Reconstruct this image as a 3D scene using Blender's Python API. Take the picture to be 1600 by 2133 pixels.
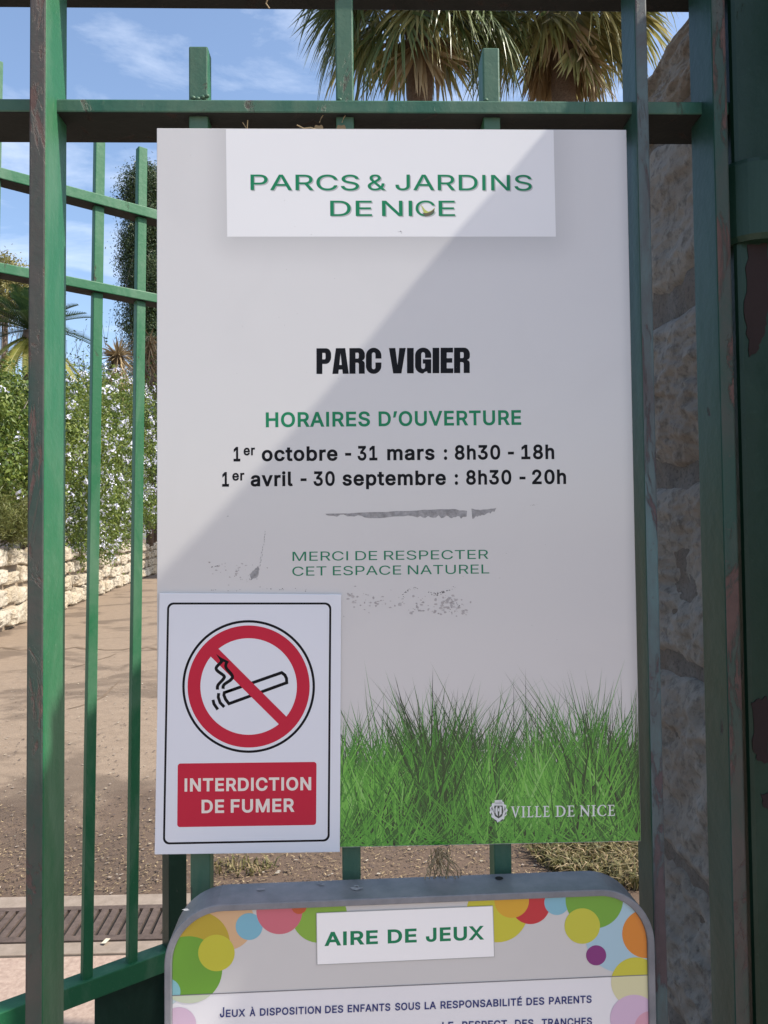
import bpy, math, random
import numpy as np
from mathutils import Vector, Matrix
from mathutils.geometry import delaunay_2d_cdt

for o in list(bpy.data.objects): bpy.data.objects.remove(o)
SC = bpy.context.scene
COL = SC.collection

# ------------------------------------------------------------------ camera
FPX = 1600.0
YAW, PITCH, ROLL = math.radians(1.463), math.radians(1.839), math.radians(-0.58)
EYE = Vector((0.0, -0.88, 1.5))
def cam_axes():
    cy, sy, cp, sp = math.cos(YAW), math.sin(YAW), math.cos(PITCH), math.sin(PITCH)
    f = Vector((sy*cp, cy*cp, sp)); r = Vector((cy, -sy, 0)); u = r.cross(f)
    cr, sr = math.cos(ROLL), math.sin(ROLL)
    return cr*r + sr*u, -sr*r + cr*u, f
CR, CU, CF = cam_axes()
cd = bpy.data.cameras.new('camera'); cam = bpy.data.objects.new('camera', cd); COL.objects.link(cam)
cd.sensor_fit = 'VERTICAL'; cd.sensor_height = 24.0; cd.lens = 24.0*FPX/2133.0
cd.clip_start = 0.05; cd.clip_end = 3000
m = Matrix((CR, CU, -CF)).transposed().to_4x4(); m.translation = EYE
cam.matrix_world = m
SC.camera = cam

# ------------------------------------------------------------------ sky, sun, exposure
SUN = Vector((0.66, -0.135, 0.74)).normalized()
CLOUD_AT = (3.3, 6.6, 1.2)
W = bpy.data.worlds.new('World'); SC.world = W; W.use_nodes = True
nt = W.node_tree; nt.nodes.clear()
N = nt.nodes.new
wo = N('ShaderNodeOutputWorld'); bg = N('ShaderNodeBackground'); sky = N('ShaderNodeTexSky')
sky.sky_type = 'NISHITA'; sky.sun_disc = False
sky.sun_elevation = math.asin(SUN.z); sky.sun_rotation = math.atan2(SUN.x, SUN.y)
sky.air_density = 1.0; sky.dust_density = 2.0; sky.ozone_density = 1.6
tc = N('ShaderNodeTexCoord'); mp = N('ShaderNodeMapping')
mp.inputs['Scale'].default_value = (1.0, 1.6, 4.2); mp.inputs['Rotation'].default_value = (0.0, 0.30, 0.0); mp.inputs['Location'].default_value = CLOUD_AT
ns = N('ShaderNodeTexNoise'); ns.inputs['Scale'].default_value = 3.2; ns.inputs['Detail'].default_value = 9; ns.inputs['Roughness'].default_value = 0.6
ns.inputs['Distortion'].default_value = 0.35
rp = N('ShaderNodeValToRGB'); rp.color_ramp.elements[0].position = 0.50; rp.color_ramp.elements[1].position = 0.92
rp.color_ramp.elements[0].color = (0, 0, 0, 1); rp.color_ramp.elements[1].color = (.6, .6, .6, 1)
mx = N('ShaderNodeMixRGB'); mx.inputs['Color2'].default_value = (7.0, 7.2, 7.6, 1)
L = nt.links.new
L(tc.outputs['Generated'], mp.inputs['Vector']); L(mp.outputs['Vector'], ns.inputs['Vector'])
L(ns.outputs['Fac'], rp.inputs['Fac']); L(rp.outputs['Color'], mx.inputs['Fac'])
L(sky.outputs['Color'], mx.inputs['Color1']); L(mx.outputs['Color'], bg.inputs['Color']); L(bg.outputs['Background'], wo.inputs['Surface'])
bg.inputs['Strength'].default_value = 0.14
sd = bpy.data.lights.new('sun', 'SUN'); sun = bpy.data.objects.new('sun', sd); COL.objects.link(sun)
sd.energy = 4.0; sd.angle = math.radians(0.8); sd.color = (1.0, 0.94, 0.84)
sun.rotation_euler = SUN.to_track_quat('Z', 'Y').to_euler()
sun.location = (3, -2, 6)
SC.view_settings.view_transform = 'Standard'; SC.view_settings.look = 'None'
SC.view_settings.gamma = 1.0; SC.view_settings.exposure = 0.9
SC.cycles.max_bounces = 8

# ------------------------------------------------------------------ helpers
def ray(px, py):
    return (CF*FPX + CR*(px-800.0) + CU*(1066.5-py))
def at(px, py, Y=0.0):                      # point of the plane y = Y seen at a photo pixel
    d = ray(px, py); return EYE + d*((Y-EYE.y)/d.y)
def gnd(px, py, z=0.0):                     # point of the ground
    d = ray(px, py); return EYE + d*((z-EYE.z)/d.z)
def on_plane(px, py, P, n):
    d = ray(px, py); return EYE + d*((P-EYE).dot(n)/d.dot(n))
def V(*a): return Vector(a)

class MB:
    def __init__(s): s.v = []; s.f = []; s.m = []
    def add(s, vs, fs, mi=0):
        b = len(s.v); s.v += [tuple(v) for v in vs]
        for f in fs: s.f.append(tuple(b+i for i in f)); s.m.append(mi)
    def hexa(s, p, mi=0, front=None, under=None):       # 8 points: bottom ring 0-3 (ccw from above), top ring 4-7
        fs = [(3,2,1,0),(4,5,6,7),(0,1,5,4),(1,2,6,5),(2,3,7,6),(3,0,4,7)]
        b = len(s.v); s.v += [tuple(q) for q in p]
        for i, f in enumerate(fs):
            s.f.append(tuple(b+j for j in f)); s.m.append(front if (front is not None and i == 2) else under if (under is not None and i == 0) else mi)
    def box(s, a, b, mi=0, front=None, under=None):
        x0,y0,z0 = a; x1,y1,z1 = b
        s.hexa([(x0,y0,z0),(x1,y0,z0),(x1,y1,z0),(x0,y1,z0),(x0,y0,z1),(x1,y0,z1),(x1,y1,z1),(x0,y1,z1)], mi, front, under)
    def tube(s, pts, rad, n=6, mi=0, cap=True):
        pts = [Vector(p) for p in pts]
        if not hasattr(rad, '__len__'): rad = [rad]*len(pts)
        rings = []
        for i, p in enumerate(pts):
            d = (pts[min(i+1, len(pts)-1)] - pts[max(i-1, 0)]).normalized()
            a = d.cross(Vector((0,0,1)) if abs(d.z) < .9 else Vector((1,0,0))).normalized(); b = d.cross(a)
            rings.append([p + (a*math.cos(2*math.pi*k/n) + b*math.sin(2*math.pi*k/n))*rad[i] for k in range(n)])
        base = len(s.v)
        for r in rings: s.v += [tuple(q) for q in r]
        for i in range(len(pts)-1):
            for k in range(n):
                s.f.append((base+i*n+k, base+i*n+(k+1)%n, base+(i+1)*n+(k+1)%n, base+(i+1)*n+k)); s.m.append(mi)
        if cap:
            s.f.append(tuple(base+k for k in range(n))[::-1]); s.m.append(mi)
            s.f.append(tuple(base+(len(pts)-1)*n+k for k in range(n))); s.m.append(mi)
    def fill(s, contours, mi=0, evenodd=True):            # flat polygon, first contour outer, rest holes
        cs = [[Vector(p) for p in c] for c in contours]
        flat = [p for c in cs for p in c]
        o = flat[0]; e1 = max((p-o for p in flat), key=lambda d: d.length).normalized()
        e2 = max(((p-o) - e1*(p-o).dot(e1) for p in flat), key=lambda d: d.length).normalized(); k = 1000.0
        c2 = [[Vector(((p-o).dot(e1)*k, (p-o).dot(e2)*k)) for p in c] for c in cs]
        pts = [p for c in c2 for p in c]; ed = []; q = 0
        for c in c2:
            ed += [(q+i, q+(i+1) % len(c)) for i in range(len(c))]; q += len(c)
        vs, _, fs, _, _, _ = delaunay_2d_cdt(pts, ed, [], 0, 1e-5, False)
        def wn(p):
            w = 0
            for c in c2:
                for i in range(len(c)):
                    a, b = c[i-1], c[i]
                    if (a.y > p.y) != (b.y > p.y) and p.x < (b.x-a.x)*(p.y-a.y)/(b.y-a.y)+a.x: w += 1 if b.y > a.y else -1
            return w
        keep = []
        for f in fs:
            m_ = (vs[f[0]]+vs[f[1]]+vs[f[2]])/3; w = wn(m_)
            if (w in (1, -1) if evenodd else w != 0): keep.append(tuple(f))
        s.add([o + e1*(v.x/k) + e2*(v.y/k) for v in vs], keep, mi)
    def slab(s, c, off, mi=0):              # polygon with thickness: offset vector towards the back
        n = len(c); c = [Vector(p) for p in c]; q = [p+off for p in c]
        b = len(s.v); s.v += [tuple(p) for p in c+q]
        s.f.append(tuple(range(b, b+n))); s.m.append(mi)
        s.f.append(tuple(range(b+n, b+2*n))[::-1]); s.m.append(mi)
        for i in range(n):
            j = (i+1) % n; s.f.append((b+i, b+n+i, b+n+j, b+j)); s.m.append(mi)
    def strip(s, pts, w, nrm, mi=0):        # flat ribbon along points
        pts = [Vector(p) for p in pts]
        if not hasattr(w, '__len__'): w = [w]*len(pts)
        a = []; c = []
        for i, p in enumerate(pts):
            if i == 0: d = (pts[1]-pts[0]).normalized(); k = 1
            elif i == len(pts)-1: d = (pts[-1]-pts[-2]).normalized(); k = 1
            else:
                d1 = (pts[i]-pts[i-1]).normalized(); d2 = (pts[i+1]-pts[i]).normalized(); d = (d1+d2).normalized()
                k = 1/max(.5, d.dot(d1))
            t = nrm.cross(d).normalized()*(w[i]*.5*k); a.append(p+t); c.append(p-t)
        b = len(s.v); n = len(pts); s.v += [tuple(q) for q in a+c]
        for i in range(n-1): s.f.append((b+i, b+n+i, b+n+i+1, b+i+1)); s.m.append(mi)
    def build(s, name, mats, parent=None, origin=None, smooth=False, bevel=0):
        if not isinstance(mats, (list, tuple)): mats = [mats]
        me = bpy.data.meshes.new(name)
        if parent is not None: org = Vector(parent_world(parent))
        else: org = Vector(origin) if origin is not None else Vector((0,0,0))
        co = np.array(s.v, dtype=np.float64).reshape(-1, 3) - np.array(org)
        me.from_pydata(co.tolist(), [], s.f)
        for mt in mats: me.materials.append(mt)
        if len(mats) > 1: me.polygons.foreach_set('material_index', s.m)
        if smooth: me.polygons.foreach_set('use_smooth', [True]*len(me.polygons))
        me.update()
        o = bpy.data.objects.new(name, me); COL.objects.link(o)
        if parent is not None: o.parent = parent
        else: o.location = org
        if bevel:
            bv = o.modifiers.new('edge', 'BEVEL'); bv.width = bevel; bv.segments = 2; bv.limit_method = 'ANGLE'
        return o
def parent_world(o):
    p = Vector(o.location)
    while o.parent: o = o.parent; p += o.location
    return p
def tag(o, label=None, cat=None, group=None, kind=None):
    if label: o['label'] = label
    if cat: o['category'] = cat
    if group: o['group'] = group
    if kind: o['kind'] = kind
    return o
def thing(name, loc, label, cat, group=None):
    o = bpy.data.objects.new(name, None); COL.objects.link(o); o.location = loc; o.empty_display_size = .1
    return tag(o, label, cat, group)

# ------------------------------------------------------------------ materials
def srgb(r, g, b, k=1.0):
    def f(c):
        c /= 255.0
        return (c/12.92 if c <= .04045 else ((c+.055)/1.055)**2.4)*k
    return (f(r), f(g), f(b), 1)
def new_mat(name):
    mt = bpy.data.materials.new(name); mt.use_nodes = True
    t = mt.node_tree; bs = t.nodes['Principled BSDF']; return mt, t, bs
def plain(name, col, rough=.5, coat=0, spec=.5):
    mt, t, bs = new_mat(name); bs.inputs['Base Color'].default_value = col if len(col) == 4 else (*col, 1)
    bs.inputs['Roughness'].default_value = rough; bs.inputs['Coat Weight'].default_value = coat
    bs.inputs['Coat Roughness'].default_value = .08; bs.inputs['Specular IOR Level'].default_value = spec
    return mt
def noise(t, scale, detail=6, rough=.6, vec=None, stretch=None, dist=0):
    n = t.nodes.new('ShaderNodeTexNoise'); n.inputs['Scale'].default_value = scale; n.inputs['Detail'].default_value = detail
    n.inputs['Roughness'].default_value = rough; n.inputs['Distortion'].default_value = dist
    g = t.nodes.new('ShaderNodeNewGeometry'); src = g.outputs['Position']
    if stretch:
        mpn = t.nodes.new('ShaderNodeMapping'); mpn.inputs['Scale'].default_value = stretch
        t.links.new(src, mpn.inputs['Vector']); src = mpn.outputs['Vector']
    t.links.new(src, n.inputs['Vector']); return n.outputs['Fac']
def ramp(t, fac, stops):
    r = t.nodes.new('ShaderNodeValToRGB'); e = r.color_ramp.elements
    while len(e) < len(stops): e.new(0.5)
    for i, (p, c) in enumerate(stops):
        e[i].position = p; e[i].color = c if hasattr(c, '__len__') else (c, c, c, 1)
    t.links.new(fac, r.inputs['Fac']); return r.outputs['Color']
def mix(t, fac, a, b, mode='MIX'):
    n = t.nodes.new('ShaderNodeMixRGB'); n.blend_type = mode
    for s, v in (('Fac', fac), ('Color1', a), ('Color2', b)):
        if isinstance(v, (int, float)): n.inputs[s].default_value = v
        elif isinstance(v, (tuple, list)): n.inputs[s].default_value = v
        else: t.links.new(v, n.inputs[s])
    return n.outputs['Color']
def math_n(t, op, a, b=None, clamp=False):
    n = t.nodes.new('ShaderNodeMath'); n.operation = op; n.use_clamp = clamp
    for i, v in enumerate((a, b)):
        if v is None: continue
        if isinstance(v, (int, float)): n.inputs[i].default_value = v
        else: t.links.new(v, n.inputs[i])
    return n.outputs[0]
def bump(t, bs, h, strength=.4, dist=.01):
    b = t.nodes.new('ShaderNodeBump'); b.inputs['Strength'].default_value = strength; b.inputs['Distance'].default_value = dist
    t.links.new(h, b.inputs['Height']); t.links.new(b.outputs['Normal'], bs.inputs['Normal'])

def paint(name, deep, faded, rust, fade_at, rust_at, rough=.5):
    mt, t, bs = new_mat(name)
    a = noise(t, 9, 6, .65, stretch=(1, 1, .35), dist=.6)
    c = mix(t, ramp(t, a, [(fade_at-.12, 0), (fade_at+.12, 1.0)]), deep, faded)
    sp = noise(t, 140, 3, .6)
    c = mix(t, ramp(t, sp, [(.62, 0), (.72, .45)]), c, faded)
    r1 = noise(t, 22, 8, .72, stretch=(1, 1, .3), dist=.8)
    rm = ramp(t, r1, [(rust_at-.025, 0), (rust_at+.025, 1.0)])
    c = mix(t, rm, c, mix(t, noise(t, 60, 4), rust, tuple(x*1.9 for x in rust[:3])+(1,)))
    t.links.new(c, bs.inputs['Base Color'])
    bs.inputs['Roughness'].default_value = rough
    t.links.new(mix(t, rm, (rough,)*3+(1,), (.8, .8, .8, 1)), bs.inputs['Roughness'])
    h = mix(t, .5, mix(t, .6, noise(t, 70, 5, .6), noise(t, 16, 2, .5, stretch=(1, 1, .4))), rm, 'SUBTRACT')
    bs.inputs['Specular IOR Level'].default_value = .35
    bump(t, bs, h, .7, .0025)
    return mt
M = {}
M['paint'] = paint('green_paint', (.015, .112, .046, 1), (.070, .160, .092, 1), (.055, .036, .032, 1), .58, .67)
M['paint_faded'] = paint('faded_green_paint', (.022, .095, .060, 1), (.075, .135, .088, 1), (.05, .045, .038, 1), .50, .60, .5)
M['paint_worn'] = paint('worn_post_paint', (.022, .060, .045, 1), (.075, .064, .056, 1), (.070, .044, .038, 1), .48, .55, .55)
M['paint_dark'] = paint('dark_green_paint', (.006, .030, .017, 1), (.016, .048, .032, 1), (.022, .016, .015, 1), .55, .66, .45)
M['underside'] = paint('dark_underside', (.006, .010, .010, 1), (.014, .018, .018, 1), (.018, .013, .012, 1), .5, .6, .7)  # near-black paint for the bottom faces of the rails
M['paint_shade'] = paint('shaded_green_paint', (.010, .048, .034, 1), (.026, .075, .062, 1), (.04, .03, .028, 1), .52, .68, .45)  # green paint with the shade on the right posts put into its colour
M['paint_flaky'] = paint('flaky_teal_paint', (.085, .15, .155, 1), (.065, .058, .060, 1), (.058, .044, .046, 1), .50, .56, .6)
M['rust'] = paint('bare_rusty_metal', (.020, .013, .012, 1), (.030, .020, .019, 1), (.012, .009, .008, 1), .5, .6, .85)

def sign_white(name, col, mott=.03, rough=.2, coat=.35):
    mt, t, bs = new_mat(name)
    c = mix(t, ramp(t, noise(t, 5, 4), [(.35, 0), (.7, 1)]), col, tuple(x*(1-mott*2) for x in col[:3])+(1,))
    d = noise(t, 300, 3, .7)
    c = mix(t, ramp(t, d, [(.74, 0), (.80, .25)]), c, (.25, .24, .23, 1))
    t.links.new(c, bs.inputs['Base Color']); bs.inputs['Roughness'].default_value = rough
    bs.inputs['Coat Weight'].default_value = coat; bs.inputs['Coat Roughness'].default_value = .12
    return mt
M['board'] = sign_white('laminated_board', (.60, .59, .60, 1))
M['header'] = sign_white('header_white', (.69, .695, .695, 1), .01)
M['sticker'] = sign_white('sticker_white', (.64, .67, .72, 1), .01)
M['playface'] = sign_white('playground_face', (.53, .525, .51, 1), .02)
M['label_white'] = sign_white('label_white', (.80, .80, .79, 1), .01)
M['edge'] = plain('board_edge', (.55, .55, .56), .5)
M['ink_green'] = plain('ink_green', (.012, .19, .085), .35, spec=.2)
M['ink_green_soft'] = plain('ink_green_soft', (.018, .17, .09), .35, spec=.2)
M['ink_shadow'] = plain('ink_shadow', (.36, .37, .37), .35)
M['ink_black'] = plain('ink_black', (.008, .008, .010), .35, spec=.1)
M['ink_navy'] = plain('ink_navy', (.03, .04, .15), .35, spec=.2)
M['ink_red'] = plain('ink_red', (.47, .018, .045), .3, spec=.2)
M['ink_white'] = plain('ink_white', (.66, .68, .66), .35)
M['ink_cream'] = plain('ink_cream', (.70, .64, .58), .35)
M['ink_line'] = plain('ink_line', (.16, .16, .17), .4)
M['residue'] = None
def mottled(name, a, b, scale, rough=.8, bstr=.3, bd=.005):
    mt, t, bs = new_mat(name)
    n = noise(t, scale, 8, .65)
    t.links.new(mix(t, ramp(t, n, [(.35, 0), (.65, 1)]), a, b), bs.inputs['Base Color'])
    bs.inputs['Roughness'].default_value = rough
    bump(t, bs, n, bstr, bd); return mt
M['residue'] = mottled('sticker_residue', (.33, .33, .33, 1), (.19, .19, .19, 1), 160, .7)
M['stain'] = mottled('glue_stain', (.42, .405, .395, 1), (.27, .255, .25, 1), 110, .6)
M['speck'] = plain('dirt_speck', (.12, .12, .12), .8)
M['frame_grey'] = mottled('grey_frame_metal', (.13, .14, .155, 1), (.20, .205, .22, 1), 30, .45, .1, .002)
M['stone_dark'] = None
def stone(name, a, b, c, scale):
    mt, t, bs = new_mat(name)
    n1 = noise(t, scale, 9, .7); n2 = noise(t, scale*5, 8, .7); n3 = noise(t, scale*.35, 4, .6)
    col = mix(t, ramp(t, n1, [(.3, 0), (.7, 1)]), a, b)
    col = mix(t, ramp(t, n3, [(.42, 0), (.62, 1)]), col, c)
    col = mix(t, ramp(t, n2, [(.50, 0), (.66, .75)]), col, tuple(x*.42 for x in a[:3])+(1,))
    t.links.new(col, bs.inputs['Base Color']); bs.inputs['Roughness'].default_value = .93
    n4 = noise(t, scale*14, 6, .75)
    bump(t, bs, mix(t, .45, mix(t, .4, n1, n2), n4), 1.0, .09/scale); return mt
M['stone_dark'] = stone('pillar_stone', (.20, .182, .16, 1), (.32, .30, .27, 1), (.225, .195, .165, 1), 11)
M['mortar'] = stone('pillar_mortar', (.09, .082, .075, 1), (.17, .155, .14, 1), (.12, .098, .08, 1), 30)
M['stone_pale'] = stone('wall_limestone', (.34, .295, .225, 1), (.48, .43, .35, 1), (.34, .27, .18, 1), 2.4)
M['joint'] = mottled('wall_joint', (.16, .12, .08, 1), (.25, .19, .13, 1), 3)

def leafmat(name, cols, trans=.35, rough=.5):
    mt, t, bs = new_mat(name)
    g = t.nodes.new('ShaderNodeNewGeometry')
    st = [(i/max(1, len(cols)-1), (*c, 1)) for i, c in enumerate(cols)]
    c = ramp(t, g.outputs['Random Per Island'], st)
    big = noise(t, .9, 3)
    c = mix(t, ramp(t, big, [(.4, 0), (.65, .35)]), c, (*cols[-1], 1))
    t.links.new(c, bs.inputs['Base Color']); bs.inputs['Roughness'].default_value = rough
    tr = t.nodes.new('ShaderNodeBsdfTranslucent'); t.links.new(c, tr.inputs['Color'])
    ms = t.nodes.new('ShaderNodeMixShader'); ms.inputs['Fac'].default_value = trans
    t.links.new(bs.outputs[0], ms.inputs[1]); t.links.new(tr.outputs[0], ms.inputs[2])
    t.links.new(ms.outputs[0], t.nodes['Material Output'].inputs['Surface']); return mt
M['leaf_plumbago'] = leafmat('plumbago_leaf', [(.025, .06, .010), (.07, .125, .02), (.14, .19, .03), (.19, .23, .045)])
M['leaf_dark'] = leafmat('dark_leaf', [(.03, .07, .02), (.06, .11, .025), (.10, .15, .03)])
M['leaf_needle'] = leafmat('needle_leaf', [(.06, .085, .02), (.11, .13, .03), (.18, .18, .05)])
M['leaf_cypress'] = leafmat('cypress_leaf', [(.018, .045, .018), (.035, .07, .022), (.07, .10, .03)], .2)
M['leaf_pale'] = leafmat('pale_leaf', [(.16, .17, .05), (.24, .22, .07), (.30, .26, .10)])
M['flower'] = leafmat('plumbago_flower', [(.60, .62, .82), (.74, .75, .88), (.84, .84, .90)], .3)
M['cycad'] = leafmat('cycad_leaf', [(.02, .05, .022), (.035, .075, .03), (.06, .10, .03)], .2, .35)
M['cycad_yellow'] = leafmat('cycad_yellow', [(.16, .19, .03), (.24, .25, .05), (.30, .27, .07)], .35)
M['palm_green'] = leafmat('palm_leaf', [(.05, .09, .03), (.10, .145, .05), (.20, .22, .09)], .25, .4)
M['palm_olive'] = leafmat('palm_leaf_sunlit', [(.13, .155, .05), (.25, .25, .09), (.42, .37, .16)], .3, .45)  # olive palm leaf with sunlight put into its colour
M['palm_dead'] = leafmat('palm_leaf_dry', [(.20, .14, .075), (.33, .24, .13), (.48, .37, .21)], .25, .7)
M['straw'] = leafmat('dry_straw', [(.15, .10, .05), (.25, .18, .09), (.36, .28, .16)], .25, .7)
M['grass'] = leafmat('dry_green_grass', [(.07, .08, .02), (.14, .125, .04), (.24, .19, .085)], .3, .6)
M['bark'] = mottled('palm_bark', (.09, .06, .042, 1), (.17, .12, .085, 1), 14, .9, .8, .03)
M['twig'] = mottled('grey_twig', (.10, .085, .07, 1), (.17, .15, .13, 1), 8, .9)
M['scuff'] = mottled('scuff', (.2,.21,.23,1), (.33,.34,.35,1), 80)
M['iron'] = mottled('drain_iron', (.055, .037, .029, 1), (.10, .07, .055, 1), 30, .8, .5, .004)
M['hole_shade'] = plain('drain_channel_shade', (.02, .016, .013), .95)
M['concrete'] = mottled('drain_concrete', (.19, .15, .115, 1), (.25, .20, .16, 1), 18, .9, .4, .004)

def ground_mat():
    mt, t, bs = new_mat('path_ground')
    g = t.nodes.new('ShaderNodeNewGeometry'); sep = t.nodes.new('ShaderNodeSeparateXYZ')
    t.links.new(g.outputs['Position'], sep.inputs[0])
    fine = noise(t, 90, 6, .75); mid = noise(t, 9, 8, .7); big = noise(t, 1.1, 6, .6, dist=.5)
    base = mix(t, ramp(t, mid, [(.3, 0), (.7, 1)]), (.150, .104, .068, 1), (.225, .166, .116, 1))
    base = mix(t, ramp(t, fine, [(.35, 0), (.75, .6)]), base, (.29, .222, .155, 1))
    # worn earth and leaf litter washed against the drain
    yy = math_n(t, 'ADD', sep.outputs['Y'], math_n(t, 'MULTIPLY', math_n(t, 'SUBTRACT', big, .5), 2.6))
    band = math_n(t, 'MULTIPLY', ramp(t, math_n(t, 'MULTIPLY', yy, .1), [(.20, 1.0), (.355, .85), (.40, 0.0)]), .88)
    base = mix(t, band, base, mix(t, fine, (.042, .024, .014, 1), (.095, .056, .034, 1)))
    damp = noise(t, .9, 6, .6, dist=.5)
    base = mix(t, ramp(t, damp, [(.50, 0), (.58, .6)]), base, (.070, .046, .029, 1))
    t.links.new(base, bs.inputs['Base Color']); bs.inputs['Roughness'].default_value = .9
    bump(t, bs, mix(t, .5, fine, mid), .7, .012); return mt
M['ground'] = ground_mat()
M['pavement'] = mottled('pink_pavement', (.26, .185, .145, 1), (.36, .27, .215, 1), 60, .9, .5, .004)
M['soil'] = mottled('terrace_soil', (.09, .06, .035, 1), (.16, .11, .07, 1), 3, .95)

# ------------------------------------------------------------------ ground, pavement, terrace
rng = random.Random(7)
b = MB(); b.add([(-400,-200,0),(400,-200,0),(400,900,0),(-400,900,0)], [(0,1,2,3)])
tag(b.build('ground', M['ground']), kind='structure')
D1 = gnd(300, 1868); D2 = gnd(300, 1892); D3 = gnd(300, 1966); D4 = gnd(300, 1990)
b = MB(); b.add([(-30,-12,.004),(30,-12,.004),(30,D4.y-.003,.004),(-30,D4.y-.003,.004)], [(0,1,2,3)])
tag(b.build('pavement', M['pavement']), kind='structure')
b = MB(); b.box((-4, D2.y, -.02), (.5, D1.y, .012)); b.box((-4, D4.y, -.02), (.5, D3.y, .012))
tag(b.build('drain_kerb', M['concrete'], bevel=.003), kind='structure')
# long crack across the path
b = MB(); pts = []; wd = []
for i in range(90):
    px = -260 + i*12; p = gnd(px, 1353 + 3*math.sin(i*.5) + rng.uniform(-2, 2)); p.z = .004; pts.append(p); wd.append(.03+.05*rng.random())
b.strip(pts, wd, V(0,0,1))
p0 = [(150,1392),(175,1385),(205,1375),(228,1368),(240,1362)]
b.strip([gnd(x+rng.uniform(-2,2), y)+V(0,0,.004) for x, y in p0], [.01,.02,.015,.02,.01], V(0,0,1))
p0 = [(140,1478),(165,1470),(190,1462),(215,1450),(235,1432),(250,1420)]
b.strip([gnd(x, y+rng.uniform(-2,2))+V(0,0,.004) for x, y in p0], [.01,.025,.02,.03,.02,.01], V(0,0,1))
tag(b.build('path_crack', M['soil']), kind='structure')

# ------------------------------------------------------------------ drain
gx0, gx1 = -3.6, .45
dr = thing('drain_grate', ((gx0+gx1)/2, (D2.y+D3.y)/2, 0), 'rusty iron drain grating with slanting slots across the path, behind the gate', 'drain')
b = MB(); b.box((gx0, D3.y+.002, -.03), (gx1, D2.y-.002, .0045)); b.build('channel', M['hole_shade'], dr)  # raised dark sheet, its colour standing for the shade under the grating
b = MB(); ya, yb = D3.y+.003, D2.y-.003
b.box((gx0, ya, .005), (gx1, ya+.035, .016)); b.box((gx0, yb-.03, .005), (gx1, yb, .016))
sa = gnd(213, 1966); sb = gnd(256, 1892); slant = (sb.x-sa.x)
x = gx0
while x < gx1-.1:
    w = .026
    y0, y1 = ya+.035, yb-.03
    b.hexa([(x,y0,.005),(x+w,y0,.005),(x+w+slant,y1,.005),(x+slant,y1,.005),(x,y0,.0155),(x+w,y0,.0155),(x+w+slant,y1,.0155),(x+slant,y1,.0155)])
    x += .041
b.build('grating', M['iron'], dr)

# grit, straw and dead leaves lying on the path
def scatter(name, n, x0, x1, y0, y1, lmin, lmax, wmin, wmax, mats, seed, zoff=.006, dens=None):
    r = random.Random(seed); b = MB()
    while n > 0:
        x, y = r.uniform(x0, x1), r.uniform(y0, y1)
        if dens and r.random() > dens(x, y): continue
        n -= 1
        a = r.uniform(0, 6.283); l = r.uniform(lmin, lmax)*.5; w = r.uniform(wmin, wmax)*.5
        c, s_ = math.cos(a), math.sin(a); z = zoff + r.random()*.006; t = r.uniform(-.4, .4)*l
        b.add([(x-c*l-s_*w, y-s_*l+c*w, z+max(0,-t)), (x-c*l+s_*w, y-s_*l-c*w, z+max(0,-t)),
               (x+c*l+s_*w, y+s_*l-c*w, z+max(0,t)), (x+c*l-s_*w, y+s_*l+c*w, z+max(0,t))], [(0,1,2,3)], r.randrange(len(mats)))
    return b.build(name, mats)
tag(scatter('leaf_litter', 9000, -3.2, 1.6, D1.y+.02, 3.7, .005, .022, .002, .006, [M['straw'], M['palm_dead'], M['iron'], M['soil'], M['soil']], 3,
    dens=lambda x, y: max(.06, 1-(y-D1.y)/1.5)), kind='stuff')
tag(scatter('gravel', 3500, -4, 3, D1.y, 9, .006, .02, .006, .016, [M['concrete'], M['stone_pale'], M['iron']], 5, .005), kind='stuff')
# dry grass patch by the foot of the pillar
def blades(b, cx, cy, n, r, h0, h1, rr, z=0, lean=.6, wid=.004):
    for _ in range(n):
        a = rr.uniform(0, 6.283); q = math.sqrt(rr.random())
        x, y = cx + r[0]*q*math.cos(a), cy + r[1]*q*math.sin(a)
        h = rr.uniform(h0, h1); d = rr.uniform(0, 6.283); l = rr.uniform(.1, lean)*h*1.4; w = wid*rr.uniform(.6, 1.4)
        px, py = -math.sin(d)*w, math.cos(d)*w; dx, dy = math.cos(d)*l, math.sin(d)*l
        b.add([(x-px,y-py,z),(x+px,y+py,z),(x+dx*.4+px*.8,y+dy*.4+py*.8,z+h*.7),(x+dx*.4-px*.8,y+dy*.4-py*.8,z+h*.7),(x+dx,y+dy,z+h*rr.uniform(.6,1))],
              [(0,1,2,3),(3,2,4)], rr.choice((0,0,0,1)))
b = MB(); rr = random.Random(21)
g1 = gnd(1235, 1800); g2 = gnd(500, 1810)
blades(b, g1.x+.12, g1.y+.15, 4200, (.38, .42), .03, .09, rr, lean=1.2)
blades(b, g2.x, g2.y, 160, (.16, .09), .015, .05, rr, lean=1.3)
tag(b.build('grass', [M['grass'], M['straw']]), kind='stuff')

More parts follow.
